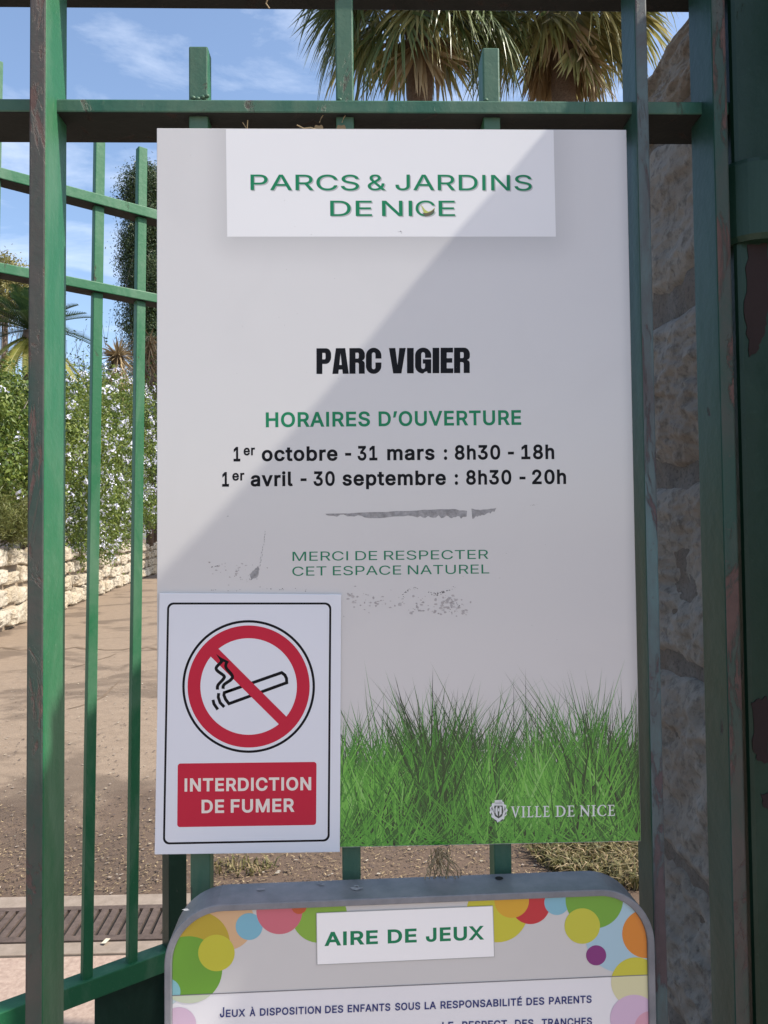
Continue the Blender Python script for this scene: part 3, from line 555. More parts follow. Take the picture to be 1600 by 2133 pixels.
# hand drawn letters: contours in a unit box, (outer, holes...)
def arc(cx, cy, rx, ry, a0, a1, n=8):
    return [(cx+rx*math.cos(math.radians(a0+(a1-a0)*i/n)), cy+ry*math.sin(math.radians(a0+(a1-a0)*i/n))) for i in range(n+1)]
def put_glyph(b, contours, pl, x, y, w, h, mi=0, slope=0.0, bold=0.0):
    if bold:                                 # thicken: outer outlines grow, counters shrink
        k = w/h; new = []
        for i, c in enumerate(contours):
            c = [(u*k, v) for u, v in c]; ar = sum(c[q-1][0]*c[q][1]-c[q][0]*c[q-1][1] for q in range(len(c)))
            if (ar > 0) != (i == 0): c = c[::-1]
            new.append([(u/k, (v+bold)/(1+2*bold)) for u, v in grow_c(c, bold)])
        contours = new
    b.fill([[pl(x+w*u, y-h*v+slope*w*u) for u, v in c] for c in contours], mi)
st = .36
HEAVY = {
 'P': (.56, [[(0,0),(st,0),(st,.40),(.62,.40)] + arc(.62,.66,.34,.26,-90,0) + arc(.62,.76,.34,.24,0,90) + [(0,1)], [(st,.56),(st,.84),(.54,.84)] + arc(.55,.76,.07,.08,90,0,4) + arc(.55,.64,.07,.08,0,-90,4)]),
 'A': (.60, [[(0,0),(.34,0),(.37,.17),(.63,.17),(.66,0),(1,0),(.78,1),(.22,1)], [(.40,.33),(.60,.33),(.50,.82)]]),
 'R': (.58, [[(0,0),(st,0),(st,.44),(.50,.44)] + arc(.50,.36,.12,.08,90,0,4) + [(.62,0),(.97,0),(.97,.34)] + arc(.80,.38,.17,.12,-10,80,4) + arc(.78,.66,.20,.13,-80,0,4) + arc(.62,.74,.36,.26,0,90) + [(0,1)], [(st,.58),(st,.84),(.52,.84)] + arc(.54,.76,.08,.08,90,0,4) + arc(.54,.66,.08,.08,0,-90,4)]),
 'C': (.57, [[(1,.60),(1,.72)] + arc(.5,.70,.5,.31,5,175,12) + arc(.5,.30,.5,.31,185,355,12) + [(1,.42),(.64,.42)] + arc(.5,.24,.14,.09,0,-180,6) + arc(.5,.76,.14,.09,180,0,6) + [(.64,.60)]]),
 'V': (.60, [[(0,1),(.36,1),(.51,.32),(.64,1),(1,1),(.74,0),(.26,0)]]),
 'I': (.27, [[(.08,0),(.92,0),(.92,1),(.08,1)]]),
 'G': (.58, [[(1,.62),(1,.72)] + arc(.5,.70,.5,.31,5,175,12) + arc(.5,.30,.5,.31,185,250,7) + arc(.44,.16,.2,.17,250,320,4) + [(.76,.08),(.80,0),(1,0),(1,.54),(.5,.54),(.5,.39),(.64,.39),(.64,.28)] + arc(.5,.24,.14,.09,0,-180,6) + arc(.5,.76,.14,.09,180,0,6) + [(.64,.62)]]),
 'E': (.45, [[(0,0),(1,0),(1,.17),(.46,.17),(.46,.42),(.92,.42),(.92,.58),(.46,.58),(.46,.83),(.98,.83),(.98,1),(0,1)]]),
}
SERIF = {
 'V': (.95, [[(0,1),(.40,1),(.40,.96),(.30,.95),(.53,.22),(.78,.95),(.68,.96),(.68,1),(1,1),(1,.96),(.90,.95),(.54,-.02),(.48,-.02),(.10,.95),(0,.96)]]),
 'I': (.42, [[(0,0),(1,0),(1,.05),(.70,.07),(.70,.93),(1,.95),(1,1),(0,1),(0,.95),(.30,.93),(.30,.07),(0,.05)]]),
 'L': (.68, [[(0,0),(.95,0),(1,.22),(.93,.22),(.80,.08),(.42,.07),(.42,.93),(.62,.95),(.62,1),(0,1),(0,.95),(.19,.93),(.19,.07),(0,.05)]]),
 'E': (.70, [[(0,0),(.95,0),(1,.22),(.93,.22),(.82,.08),(.42,.07),(.42,.47),(.70,.47),(.76,.38),(.80,.38),(.80,.64),(.76,.64),(.70,.55),(.42,.54),(.42,.93),(.78,.93),(.86,.80),(.92,.80),(.90,1),(0,1),(0,.95),(.19,.93),(.19,.07),(0,.05)]]),
 'D': (.95, [[(0,0),(.45,0)] + arc(.45,.5,.55,.5,-90,90,14) + [(0,1),(0,.95),(.14,.93),(.14,.07),(0,.05)], [(.30,.07),(.30,.93),(.42,.93)] + arc(.42,.5,.39,.43,90,-90,12)]),
 'N': (.98, [[(0,0),(.30,0),(.30,.05),(.20,.07),(.20,.72),(.84,-.03),(.90,-.03),(.90,.93),(1,.95),(1,1),(.70,1),(.70,.95),(.80,.93),(.80,.30),(.22,1),(0,1),(0,.95),(.10,.92),(.10,.07),(0,.05)]]),
 'C': (.88, [[(.96,.98),(.96,.74),(.90,.74)] + arc(.60,.58,.30,.38,45,90,4) + arc(.58,.5,.36,.45,90,270,12) + arc(.60,.42,.34,.38,-90,-40,4) + [(.98,.24),(1,.12)] + arc(.58,.5,.58,.52,-50,-310,18)]),
}
def put_word(b, word, font, pl, x0, x1, y, h, gap, mi=0, slope=0.0, track=None):
    tot = sum((font[c][0] if c != ' ' else track) for c in word) + gap*(len(word)-1)
    k = (x1-x0)/tot; x = x0
    for c in word:
        if c == ' ': x += (track+gap)*k; continue
        w = font[c][0]*k
        put_glyph(b, font[c][1], pl, x, y+slope*(x-x0), w, h, mi, slope, 0.012 if font is HEAVY else 0); x += w+gap*k
def PL(Y): return lambda px, py: at(px, py, Y)

# ------------------------------------------------------------------ the large board
sx0, sx1, sz0, sz1 = -.236, .312, 1.5+.475-.8253, 1.5+.475
def board_mat():
    """white laminate printed with a soft grey border round the header block (part of the printed design)"""
    mt, t, bs = new_mat('printed_board')
    g = t.nodes.new('ShaderNodeNewGeometry'); sep = t.nodes.new('ShaderNodeSeparateXYZ'); t.links.new(g.outputs['Position'], sep.inputs[0])
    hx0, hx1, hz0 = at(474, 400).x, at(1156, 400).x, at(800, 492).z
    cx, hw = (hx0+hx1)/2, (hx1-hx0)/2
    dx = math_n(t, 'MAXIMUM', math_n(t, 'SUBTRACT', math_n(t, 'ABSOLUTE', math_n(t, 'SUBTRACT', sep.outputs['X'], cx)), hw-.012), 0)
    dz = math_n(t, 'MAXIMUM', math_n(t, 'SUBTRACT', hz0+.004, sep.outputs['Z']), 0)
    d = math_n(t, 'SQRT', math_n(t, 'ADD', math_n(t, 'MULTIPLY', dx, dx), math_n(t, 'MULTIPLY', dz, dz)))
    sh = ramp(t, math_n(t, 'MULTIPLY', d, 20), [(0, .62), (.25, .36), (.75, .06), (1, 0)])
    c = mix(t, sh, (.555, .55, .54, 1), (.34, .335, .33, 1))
    d2 = noise(t, 260, 3, .7)
    c = mix(t, ramp(t, d2, [(.735, 0), (.79, .35)]), c, (.22, .21, .2, 1))
    sm = noise(t, 6, 6, .6, dist=.8)
    c = mix(t, ramp(t, sm, [(.5, 0), (.75, .10)]), c, (.40, .39, .38, 1))
    t.links.new(c, bs.inputs['Base Color']); bs.inputs['Roughness'].default_value = .25
    bs.inputs['Coat Weight'].default_value = .4; bs.inputs['Coat Roughness'].default_value = .1
    bump(t, bs, noise(t, 14, 2), .03, .004)
    return mt
big = thing('park_notice_board', ((sx0+sx1)/2, 0, sz0), 'large white park notice board with opening hours and printed grass, fixed to the fence', 'notice board')
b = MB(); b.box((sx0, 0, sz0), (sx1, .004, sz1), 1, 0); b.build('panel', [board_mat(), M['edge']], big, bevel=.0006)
b = MB(); hz = at(800, 493, 0).z
b.add([(at(473,380).x,-.00003,hz),(at(1156,380).x,-.00003,hz),(at(1155,380).x,-.00003,sz1-.0008),(at(471,380).x,-.00003,sz1-.0008)], [(0,1,2,3)])
b.build('header_block', M['header'], big)
p = PL(-.00007); ps = PL(-.00005)
b = MB()
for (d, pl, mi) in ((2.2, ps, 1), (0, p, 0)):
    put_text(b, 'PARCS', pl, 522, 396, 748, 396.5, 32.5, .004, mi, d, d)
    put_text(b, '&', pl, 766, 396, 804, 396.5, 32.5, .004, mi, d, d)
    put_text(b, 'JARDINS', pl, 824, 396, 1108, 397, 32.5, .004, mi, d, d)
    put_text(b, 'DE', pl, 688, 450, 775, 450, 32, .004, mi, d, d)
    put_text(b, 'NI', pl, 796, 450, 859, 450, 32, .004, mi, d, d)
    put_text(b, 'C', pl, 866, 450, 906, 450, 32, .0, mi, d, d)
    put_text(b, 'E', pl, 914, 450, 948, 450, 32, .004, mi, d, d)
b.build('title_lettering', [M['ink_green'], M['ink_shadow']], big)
b = MB(); q = PL(-.00010)
def disc(b, pl, cx, cy, r, mi=0, n=40, a0=0, a1=360):
    b.fill([[pl(cx+r*math.cos(math.radians(a0+(a1-a0)*i/n)), cy-r*math.sin(math.radians(a0+(a1-a0)*i/n))) for i in range(n if a1-a0 == 360 else n+1)]], mi)
cres = [(876+i*2.5, 425+i*6.5) for i in range(4)] + [(888,449),(897,446),(904,440),(906,432),(900,438),(892,441),(886,437)]
b.fill([[q(*c) for c in cres]], 0)
b.fill([[PL(-.00012)(*c) for c in [(886,451),(896,449),(904,442),(906,434),(897,441),(888,444),(880,443)]]], 1)
b.build('leaf_mark', [plain('ink_lime', (.42, .47, .10), .4), plain('ink_brown', (.10, .09, .05), .4)], big)
b = MB(); put_word(b, 'PARC', HEAVY, p, 660, 794, 779, 53.5, .05, slope=-.006); put_word(b, 'VIGIER', HEAVY, p, 811, 979, 778, 53, .05, slope=-.006)
b.build('park_name_lettering', M['ink_black'], big)
b = MB()
put_text(b, 'HORAIRES', p, 554, 890, 771, 888, 31, .021); put_text(b, 'D’OUVERTURE', p, 789, 888, 1086, 885, 31, .021)
b.build('heading_lettering', M['ink_green'], big)
b = MB(); k = 1/1.905
def row(words, ybl, ybr, cap):
    for w, a, c, *e in words:
        xa, xb = 400+a*k, 400+c*k
        ya = ybl+(ybr-ybl)*(a-165)/(1438-165); yb = ybl+(ybr-ybl)*(c-165)/(1438-165); cp = cap
        if e: ya -= e[0]; yb -= e[0]; cp = cap*e[1]
        put_text(b, w, p, xa, ya, xb, yb, cp, .025)
row([('1',165,192),('er',205,250,12.5,.68),('octobre',277,578),('-',608,632),('31',657,736),('mars',775,963),(':',1000,1013),('8h30',1043,1224),('-',1254,1278),('18h',1307,1438)], 961.3, 956.3, 30.5)
row([('1',120,147),('er',160,208,12.5,.68),('avril',233,400),('-',431,455),('30',482,567),('septembre',597,1008),(':',1043,1056),('8h30',1088,1268),('-',1300,1324),('20h',1350,1485)], 1013.6, 1008.4, 30.5)
b.build('hours_lettering', M['ink_black'], big)
b = MB()
put_text(b, 'MERCI DE RESPECTER', p, 609.5, 1168.5, 1017.5, 1164, 19, .001); put_text(b, 'CET ESPACE NATUREL', p, 609, 1199.5, 1019.5, 1194.5, 19, .001)
b.build('thanks_lettering', M['ink_green_soft'], big)

# printed meadow along the bottom of the board
rr = random.Random(12)
greens = [plain('print_grass', c, .3, .3) for c in ((.012,.055,.012),(.025,.12,.02),(.045,.21,.025),(.085,.32,.035),(.15,.43,.06),(.010,.028,.014),(.22,.47,.12),(.085,.16,.06))]
b = MB(); gy = [-.00004]
px0, px1 = 700, 1339
zb = sz0+.0008
def blade(x, y0, h, lean, w, mi, bend=.3):
    gy[0] -= 6e-8
    pts = []
    for s_ in (0, .4, .75, 1): pts.append((x + lean*h*(s_ + bend*s_*s_), y0 - h*s_, w*(1-s_**1.6)))
    vs = []
    for (xx, yy, ww) in pts[:-1]:
        for sg in (-1, 1):
            q_ = at(xx+sg*ww*.5, yy, gy[0]); vs.append((min(max(q_.x, sx0+.0005), sx1-.0005), gy[0], max(q_.z, zb)))
    q_ = at(pts[-1][0], pts[-1][1], gy[0]); vs.append((min(max(q_.x, sx0+.0005), sx1-.0005), gy[0], max(q_.z, zb)))
    b.add(vs, [(0,1,3,2),(2,3,5,4),(4,5,6)], mi)
base = []
for i in range(33): 
    x = px0+i*20; base.append((min(x, 1334), 1600+14*math.sin(i*1.7)+10*math.sin(i*.6)))
bl = [at(x, y, -.00004) for x, y in base]; bl[-1].x = sx1-.0005
b.fill([[Vector((bl[0].x, -.00004, zb)), Vector((bl[-1].x, -.00004, zb))] + [q_ for q_ in reversed(bl)]], 0)
for i in range(170):                                    # far fine stalks
    blade(rr.uniform(px0, px1), 1640, rr.uniform(130, 215)*rr.choice((1, 1, 1, 1.25)), rr.uniform(-.55, .55), rr.uniform(2.2, 3.6), rr.choice((0, 5, 7, 7, 1, 2)), rr.uniform(-.3, .5))
def hm(x): return 1 + .22*math.sin(x*.021+1) + .16*math.sin(x*.057+.5) + .08*math.sin(x*.13)
for i in range(1500):
    x = rr.uniform(px0-10, px1+10); dk = math.sin(x*.0165+4.2) + .5*math.sin(x*.05)
    blade(x, rr.uniform(1630, 1700), rr.uniform(70, 195)*hm(x), rr.uniform(-.55, .55), rr.uniform(2.2, 4.6), rr.choice((0, 0, 1, 1, 5, 5, 7, 2) if dk > .35 else (0, 1, 1, 2, 2, 2, 3, 7)), rr.uniform(-.3, .7))
for i in range(2100):
    y0 = rr.uniform(1655, 1790); x = rr.uniform(px0-20, px1+20)
    lum = math.sin(x*.018+.6)*.5 + math.sin(x*.045+2)*.3 + .5*math.sin(x*.11+y0*.05) - (1.1 if 745 < x < 890 and y0 > 1705 else 0) - .6*max(0, (y0-1745)/45)
    pal = (2, 3, 3, 4, 4, 6) if lum > .25 else (1, 2, 3, 3, 4) if lum > -.35 else (0, 0, 1, 1, 5, 2)
    blade(x, y0, rr.uniform(50, 165)*hm(x), rr.uniform(-.55, .55), rr.uniform(2.5, 5.5), rr.choice(pal), rr.uniform(-.2, .8))
for i in range(420):                                    # dark gaps near the lower edge, then long crossing blades
    blade(rr.uniform(px0, px1), rr.uniform(1765, 1810), rr.uniform(25, 75), rr.uniform(-.8, .8), rr.uniform(4, 8), rr.choice((0, 0, 5, 5, 1)), .2)
for i in range(420):
    blade(rr.uniform(px0-30, px1+30), rr.uniform(1775, 1830), rr.uniform(80, 190), rr.uniform(-.9, .9), rr.uniform(3, 6), rr.choice((1, 2, 3, 3, 3, 4)), rr.uniform(-.2, .6))
b.build('grass_print', greens, big)
GYE = gy[0]-.00004
pv = PL(GYE)
b = MB()
put_word(b, 'VILLE', SERIF, pv, 1064, 1145, 1703, 23, .14, slope=-.017)
put_word(b, 'DE', SERIF, pv, 1157, 1197, 1701.5, 23, .14, slope=-.017)
put_word(b, 'NICE', SERIF, pv, 1208, 1281, 1700.6, 23, .14, slope=-.017)
b.build('city_lettering', M['ink_white'], big)
b = MB(); out = []
for i in range(60):
    a = 2*math.pi*i/60; s_ = 1 + .07*math.sin(a*14)
    rx = 18*(1-.22*max(0, -math.sin(a))); out.append(pv(1038.5+rx*s_*math.cos(a), 1690-22*s_*math.sin(a)))
b.fill([out], 0)
b.fill([[pv(x, y) for x, y in [(1031,1667),(1046,1666),(1047,1675),(1030,1675)]]], 0)
pv2 = PL(GYE-.00003); pv3 = PL(GYE-.00006)
b.fill([[pv2(x, y) for x, y in [(1030,1678),(1047,1678),(1049,1690),(1046,1700),(1038.5,1705),(1031,1700),(1028,1690)]]], 1)
for c in ([(1033,1681),(1036,1679),(1037,1700),(1033,1696)],[(1041,1679),(1045,1681),(1045,1695),(1040,1700)],[(1037.5,1684),(1040,1684),(1040,1690),(1037.5,1690)],
          [(1030,1684),(1032,1684),(1032,1694),(1030.5,1693)]):
    b.fill([[pv3(x, y) for x, y in c]], 0)
for sx in (-1, 1):
    b.fill([[pv2(1038.5+sx*x, y) for x, y in [(9,1706),(4,1709),(3,1712),(7,1711),(11,1708)]]], 1)
    b.fill([[pv2(1038.5+sx*x, y) for x, y in [(13,1679),(15,1684),(13.5,1690),(16,1695),(12.5,1699),(14,1692),(12,1686)]]], 1)
b.build('city_emblem', [M['ink_white'], plain('emblem_dark', (.06, .075, .06), .4)], big)

# torn sticker remains and dirt on the board
rr = random.Random(31)
def ragged(pl, top, bot, jt, jb):
    out = []
    for i in range(len(top)-1):
        for k_ in range(5):
            t = k_/5; out.append(pl(top[i][0]+(top[i+1][0]-top[i][0])*t, top[i][1]+(top[i+1][1]-top[i][1])*t+rr.uniform(-jt, jt)))
    out.append(pl(*top[-1]))
    bb = bot[::-1]
    for i in range(len(bb)-1):
        for k_ in range(11):
            t = k_/11; out.append(pl(bb[i][0]+(bb[i+1][0]-bb[i][0])*t, bb[i][1]+(bb[i+1][1]-bb[i][1])*t+rr.uniform(-jb, jb)))
    out.append(pl(*bb[-1])); return out
b = MB()
b.fill([ragged(p, [(678,1071),(760,1068),(870,1063),(935,1060),(973,1064)], [(680,1073),(760,1076),(870,1077),(930,1076),(972,1078)], 1.0, 3.4)], 0)
b.fill([ragged(p, [(982,1060),(1005,1062),(1034,1058)], [(984,1080),(1000,1074),(1030,1066)], 1, 2)], 0)
b.fill([blob([(519,1196),(530,1188),(539,1178),(540,1190),(536,1202),(524,1208)], -.00007, 1.5, rr, 3)], 0)
for i in range(14):
    t = i/14; x, y = 553-12*t+rr.uniform(-2, 2), 1106+75*t
    b.fill([[p(x, y), p(x+1.5, y+1), p(x-.5+rr.uniform(-1, 1), y+rr.uniform(3, 8))]], 0)
b.build('sticker_residue', M['residue'], big)
b = MB()
def fleck(b, x, y, s_, pl, mi=0):
    n = rr.randint(4, 6); a0 = rr.uniform(0, 6)
    b.fill([[pl(x+s_*rr.uniform(.5, 1.3)*math.cos(a0+6.283*i/n), y+s_*.7*rr.uniform(.5, 1.3)*math.sin(a0+6.283*i/n)) for i in range(n)]], mi)
for cx, cy, wx, wy, n, s0, s1 in ((735,1245,12,14,16,1,4),(770,1256,18,12,22,1,3),(800,1252,14,12,14,1,3),(885,1262,80,14,50,1,5),(940,1255,30,16,40,1,5),(505,1190,35,14,24,.8,3),(455,1180,14,8,8,1,3)):
    for i in range(n): fleck(b, rr.gauss(cx, wx*.7), rr.gauss(cy, wy*.7), rr.uniform(s0, s1), PL(-.00006-rr.random()*.00003), 0)
tag(b.build('glue_stain', M['stain'], big), kind='stuff')
b = MB(); 
def crumbs(pts, n, jit, s0, s1):
    for i in range(n):
        t = rr.random()*(len(pts)-1); k_ = int(t); f = t-k_
        fleck(b, pts[k_][0]+(pts[k_+1][0]-pts[k_][0])*f+rr.gauss(0, jit), pts[k_][1]+(pts[k_+1][1]-pts[k_][1])*f+rr.gauss(0, jit), rr.uniform(s0, s1), PL(-.00011-rr.random()*.00003))
crumbs([(838,1258),(840,1238),(852,1228),(875,1224)], 26, 1.2, .5, 1.6); crumbs([(893,1234),(910,1238),(930,1232),(955,1221)], 34, 1.2, .6, 1.9)
crumbs([(930,1240),(940,1255),(958,1262),(950,1275),(920,1268)], 30, 3, .5, 1.5); crumbs([(432,1230),(560,1226),(640,1228)], 22, 2, .5, 1.6)
crumbs([(437,1182),(452,1180),(462,1184)], 10, 1.5, .5, 1.6); crumbs([(478,1200),(540,1208)], 10, 4, .5, 1.3); crumbs([(480,1076),(474,1074)], 3, 1, .6, 1.4)
crumbs([(828,484),(833,481),(838,486)], 8, .7, .6, 1.2); crumbs([(1105,1053),(1118,1052)], 6, .8, .5, 1.1); crumbs([(360,300),(1290,1340)], 40, 120, .35, .8)
tag(b.build('dirt_specks', M['speck'], big), kind='stuff')

# ------------------------------------------------------------------ no smoking sign
def lerp4(c, u, v):
    a = (c[0][0]+(c[1][0]-c[0][0])*u, c[0][1]+(c[1][1]-c[0][1])*u); d = (c[3][0]+(c[2][0]-c[3][0])*u, c[3][1]+(c[2][1]-c[3][1])*u)
    return (a[0]+(d[0]-a[0])*v, a[1]+(d[1]-a[1])*v)
def rrect_px(c, r, inset=0.0, n=6):
    """rounded quadrilateral in pixels from corners TL TR BR BL"""
    w = math.dist(c[0], c[1]); h = math.dist(c[0], c[3]); out = []
    ix, iy, rx, ry = inset/w, inset/h, r/w, r/h
    for (cx, cy, a0) in ((ix+rx, iy+ry, 180), (1-ix-rx, iy+ry, 270), (1-ix-rx, 1-iy-ry, 0), (ix+rx, 1-iy-ry, 90)):
        for i in range(n+1):
            a = math.radians(a0+90*i/n); out.append(lerp4(c, cx+rx*math.cos(a), cy+ry*math.sin(a)))
    return out
NS = [(332,1235),(711,1238),(708,1775),(322,1780)]
Y0 = -.0028
cen = at(518, 1775, Y0)
nsg = thing('no_smoking_sign', (cen.x, Y0, cen.z), 'small white no smoking sign with red ring and banner over the board corner', 'sign')
b = MB(); b.slab([at(x, y, Y0) for x, y in NS][::-1], V(0, .0022, 0)); b.build('plate', M['sticker'], nsg, bevel=.0004)
p1_, p2_, p3_, p4_ = (PL(Y0-.00003*i) for i in (1, 2, 3, 4))
b = MB(); bc = [(348.4,1255),(690.4,1255),(686.8,1752.7),(339.4,1759.2)]
b.fill([[p1_(x, y) for x, y in rrect_px(bc, 13)], [p1_(x, y) for x, y in rrect_px(bc, 10, 4.3)][::-1]], 0); b.build('border_line', M['ink_black'], nsg)
def ring(b, pl, cx, cy, ro, ri, mi=0, n=96):
    o_ = [pl(cx+ro*math.cos(6.28319*i/n), cy-ro*math.sin(6.28319*i/n)) for i in range(n)]; i_ = [pl(cx+ri*math.cos(6.28319*i/n), cy-ri*math.sin(6.28319*i/n)) for i in range(n)]
    base = len(b.v); b.v += [tuple(v) for v in o_+i_]
    for k_ in range(n): b.f.append((base+k_, base+(k_+1) % n, base+n+(k_+1) % n, base+n+k_)); b.m.append(mi)
b = MB(); CX, CY = 518, 1430
ring(b, p1_, CX, CY, 138.3, 133.2, 1); ring(b, p1_, CX, CY, 127.2, 100.5, 0)
b.fill([[p3_(400+x/5.714, 1280+y/5.714) for x, y in [(300,392),(1130,1222),(1040,1312),(212,490)]]], 0)
b.build('prohibition_ring', [M['ink_red'], M['ink_black']], nsg)
def cz(x, y): return (400+x/5.714, 1280+y/5.714)
b = MB(); nn = V(0, -1, 0); pxm = .00055
cig = [cz(*c) for c in [(400,925),(1068,692),(1105,720),(1125,760),(1128,812),(440,1062),(400,1010),(380,960),(385,930),(400,925),(480,897)]]
b.strip([p2_(*c) for c in cig], 6.3*pxm, nn); 
for pts in ([(318,935),(313,985),(335,1050),(385,1102)], [(250,1015),(262,1065),(308,1132)]):
    b.strip([p2_(*cz(*c)) for c in pts], 6.2*pxm, nn)
b.build('cigarette', M['ink_black'], nsg)
def smooth(pts, n=6):
    out = []
    P = [pts[0]] + list(pts) + [pts[-1]]
    for i in range(1, len(P)-2):
        for k_ in range(n):
            t = k_/n; a = [Vector((*P[i+j], 0)) for j in (-1, 0, 1, 2)]
            v = .5*((2*a[1]) + (-a[0]+a[2])*t + (2*a[0]-5*a[1]+4*a[2]-a[3])*t*t + (-a[0]+3*a[1]-3*a[2]+a[3])*t**3); out.append((v.x, v.y))
    out.append(pts[-1]); return out
b = MB()
b.strip([p4_(*cz(*c)) for c in smooth([(303,895),(310,840),(372,770),(380,730),(305,672),(290,630),(345,570),(365,540)])], 6.4*pxm, nn)
p5_ = PL(Y0-.000135)
b.strip([p5_(*cz(*c)) for c in smooth([(370,885),(382,835),(465,775),(478,725),(410,640),(405,590),(425,555)])], 6.4*pxm, nn)
b.fill([[PL(Y0-.00015)(*cz(*c)) for c in [(285,468),(345,512),(440,560),(420,580),(372,562),(335,560),(330,540)]]], 0)
b.build('smoke', M['ink_black'], nsg)
b = MB(); rc = [(370.3,1590.4),(659.5,1587),(658.6,1718.4),(369.2,1723)]
b.fill([[p1_(x, y) for x, y in rrect_px(rc, 6)]], 0); b.build('banner', M['ink_red'], nsg)
b = MB(); put_text(b, 'INTERDICTION', p2_, 384.5, 1649, 648.3, 1646, 27.5, .024); put_text(b, 'DE FUMER', p2_, 420, 1694, 613.5, 1691, 28, .024)
b.build('lettering', M['ink_cream'], nsg)

# ------------------------------------------------------------------ playground sign in front, lower edge
yaw2 = math.radians(2.15)
PN = Vector((-math.sin(yaw2), math.cos(yaw2), 0))          # towards its back
PP = at(860, 2000, -.062)
def pp(off): return lambda px, py: on_plane(px, py, PP + PN*off, PN)
PU = Vector((PN.y, -PN.x, 0))
# build the rounded outline in plane coordinates from three pixels of its outer rim
def uvp(u, v, off=0): return PP + PU*u + Vector((0,0,1))*v + PN*off
def touv(px, py, off=0.0):
    q_ = on_plane(px, py, PP+PN*off, PN) - PP; return q_.dot(PU), q_.z
uL = touv(342, 2110)[0]; uR = touv(1367, 2080)[0]; vT = touv(860, 1868)[1]; vB = vT-.72
def rr_uv(u0, u1, v0, v1, r, n=14):
    o_ = []
    for (cx, cy, a0) in ((u1-r, v1-r, 0), (u0+r, v1-r, 90), (u0+r, v0+r, 180), (u1-r, v0+r, 270)):
        for i in range(n+1):
            a = math.radians(a0+90*i/n); o_.append((cx+r*math.cos(a), cy+r*math.sin(a)))
    return o_
RC = .060
play = thing('playground_sign', uvp((uL+uR)/2, vB), 'grey framed playground sign with coloured dots, below the large board', 'sign')
outer = rr_uv(uL, uR, vB, vT, RC); rim = .0075; inner = rr_uv(uL+rim, uR-rim, vB+rim, vT-rim, RC-rim)
DEP = .047
b = MB(); n = len(outer)
base = len(b.v); b.v += [tuple(uvp(u, v, 0)) for u, v in outer] + [tuple(uvp(u, v, 0)) for u, v in inner] + [tuple(uvp(u, v, DEP)) for u, v in outer] + [tuple(uvp(u, v, .006)) for u, v in inner]
for i in range(n):
    j = (i+1) % n
    b.f += [(i, n+i, n+j, j), (i, j, 2*n+j, 2*n+i), (n+i, 3*n+i, 3*n+j, n+j)]; b.m += [0, 0, 0]
b.f.append(tuple(range(2*n, 3*n))); b.m.append(0)
b.build('frame', M['frame_grey'], play, bevel=.0012)
FO = .0035
fin = [(u, v) for u, v in rr_uv(uL+rim+.0002, uR-rim-.0002, vB+rim+.0002, vT-rim-.0002, RC-rim)]
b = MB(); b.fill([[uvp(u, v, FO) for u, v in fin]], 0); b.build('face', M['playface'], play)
lineA, lineB = touv(350, 2074, FO), touv(1360, 2030, FO)
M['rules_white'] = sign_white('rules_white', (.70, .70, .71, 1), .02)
def clip_half(poly, a, c, left=True):
    out = []; nx, ny = -(c[1]-a[1]), c[0]-a[0]
    if not left: nx, ny = -nx, -ny
    f = lambda q_: (q_[0]-a[0])*nx + (q_[1]-a[1])*ny
    for i in range(len(poly)):
        p_, q_ = poly[i], poly[(i+1) % len(poly)]; fp, fq = f(p_), f(q_)
        if fp >= 0: out.append(p_)
        if (fp < 0) != (fq < 0) and fp != fq:
            t = fp/(fp-fq); out.append((p_[0]+(q_[0]-p_[0])*t, p_[1]+(q_[1]-p_[1])*t))
    return out
def clip_convex(poly, conv):
    for i in range(len(conv)):
        if not poly: return poly
        a, c = conv[i], conv[(i+1) % len(conv)]
        if math.dist(a, c) > 1e-9: poly = clip_half(poly, a, c, True)
    return poly
dots = [ # x, y, r, colour
 (470,1920,60,(226,186,142)),(413,1965,66,(196,172,48)),(393,2020,70,(110,172,50)),(451,1985,38,(208,204,56)),(348,2066,28,(140,205,212)),(519,1930,28,(128,192,212)),
 (665,1906,58,(140,186,66)),(582,1898,48,(216,112,128)),(623,1888,16,(205,92,48)),(1036,1899,64,(214,208,58)),(1105,1884,41,(205,40,56)),(1066,1876,36,(228,176,46)),
 (1160,1880,26,(136,196,214)),(1294,1952,74,(176,212,226)),(1238,1874,60,(116,176,56)),(1213,1929,37,(210,208,64)),(1347,1945,51,(228,140,42)),(1242,1990,21,(134,36,126)),(1325,2046,52,(216,210,62)),
]
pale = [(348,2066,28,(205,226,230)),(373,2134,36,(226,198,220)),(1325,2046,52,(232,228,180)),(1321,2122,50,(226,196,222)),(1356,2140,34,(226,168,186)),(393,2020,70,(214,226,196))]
b = MB(); pm = []
def dot(x, y, r, c, off, upper):
    px_ = [(x+r*math.cos(6.28319*i/48), y-r*math.sin(6.28319*i/48)) for i in range(48)]
    poly = clip_convex([touv(*q_, off) for q_ in px_], fin)
    if poly: poly = clip_half(poly, lineA, lineB, upper)
    if len(poly) > 2:
        mt = plain('dot_ink', srgb(*c, k=.72), .3, .2); pm.append(mt)
        b = MB(); b.fill([[uvp(u, v, off) for u, v in poly]]); b.build('coloured_dot', mt, play)
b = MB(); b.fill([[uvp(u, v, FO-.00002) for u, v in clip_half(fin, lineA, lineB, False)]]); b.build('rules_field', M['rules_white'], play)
off = FO-.00004
for d in dots: dot(*d, off, True); off -= .000015
for d in pale: dot(*d, off, False); off -= .000015
off -= .00002
b = MB(); b.strip([uvp(*lineA, off), uvp(*lineB, off)], .0009, -PN); b.build('divider_line', M['ink_line'], play)
lab = [(659.4,1902),(1026.5,1887),(1030,1993),(660.7,2009.7)]
lo = off-.0003
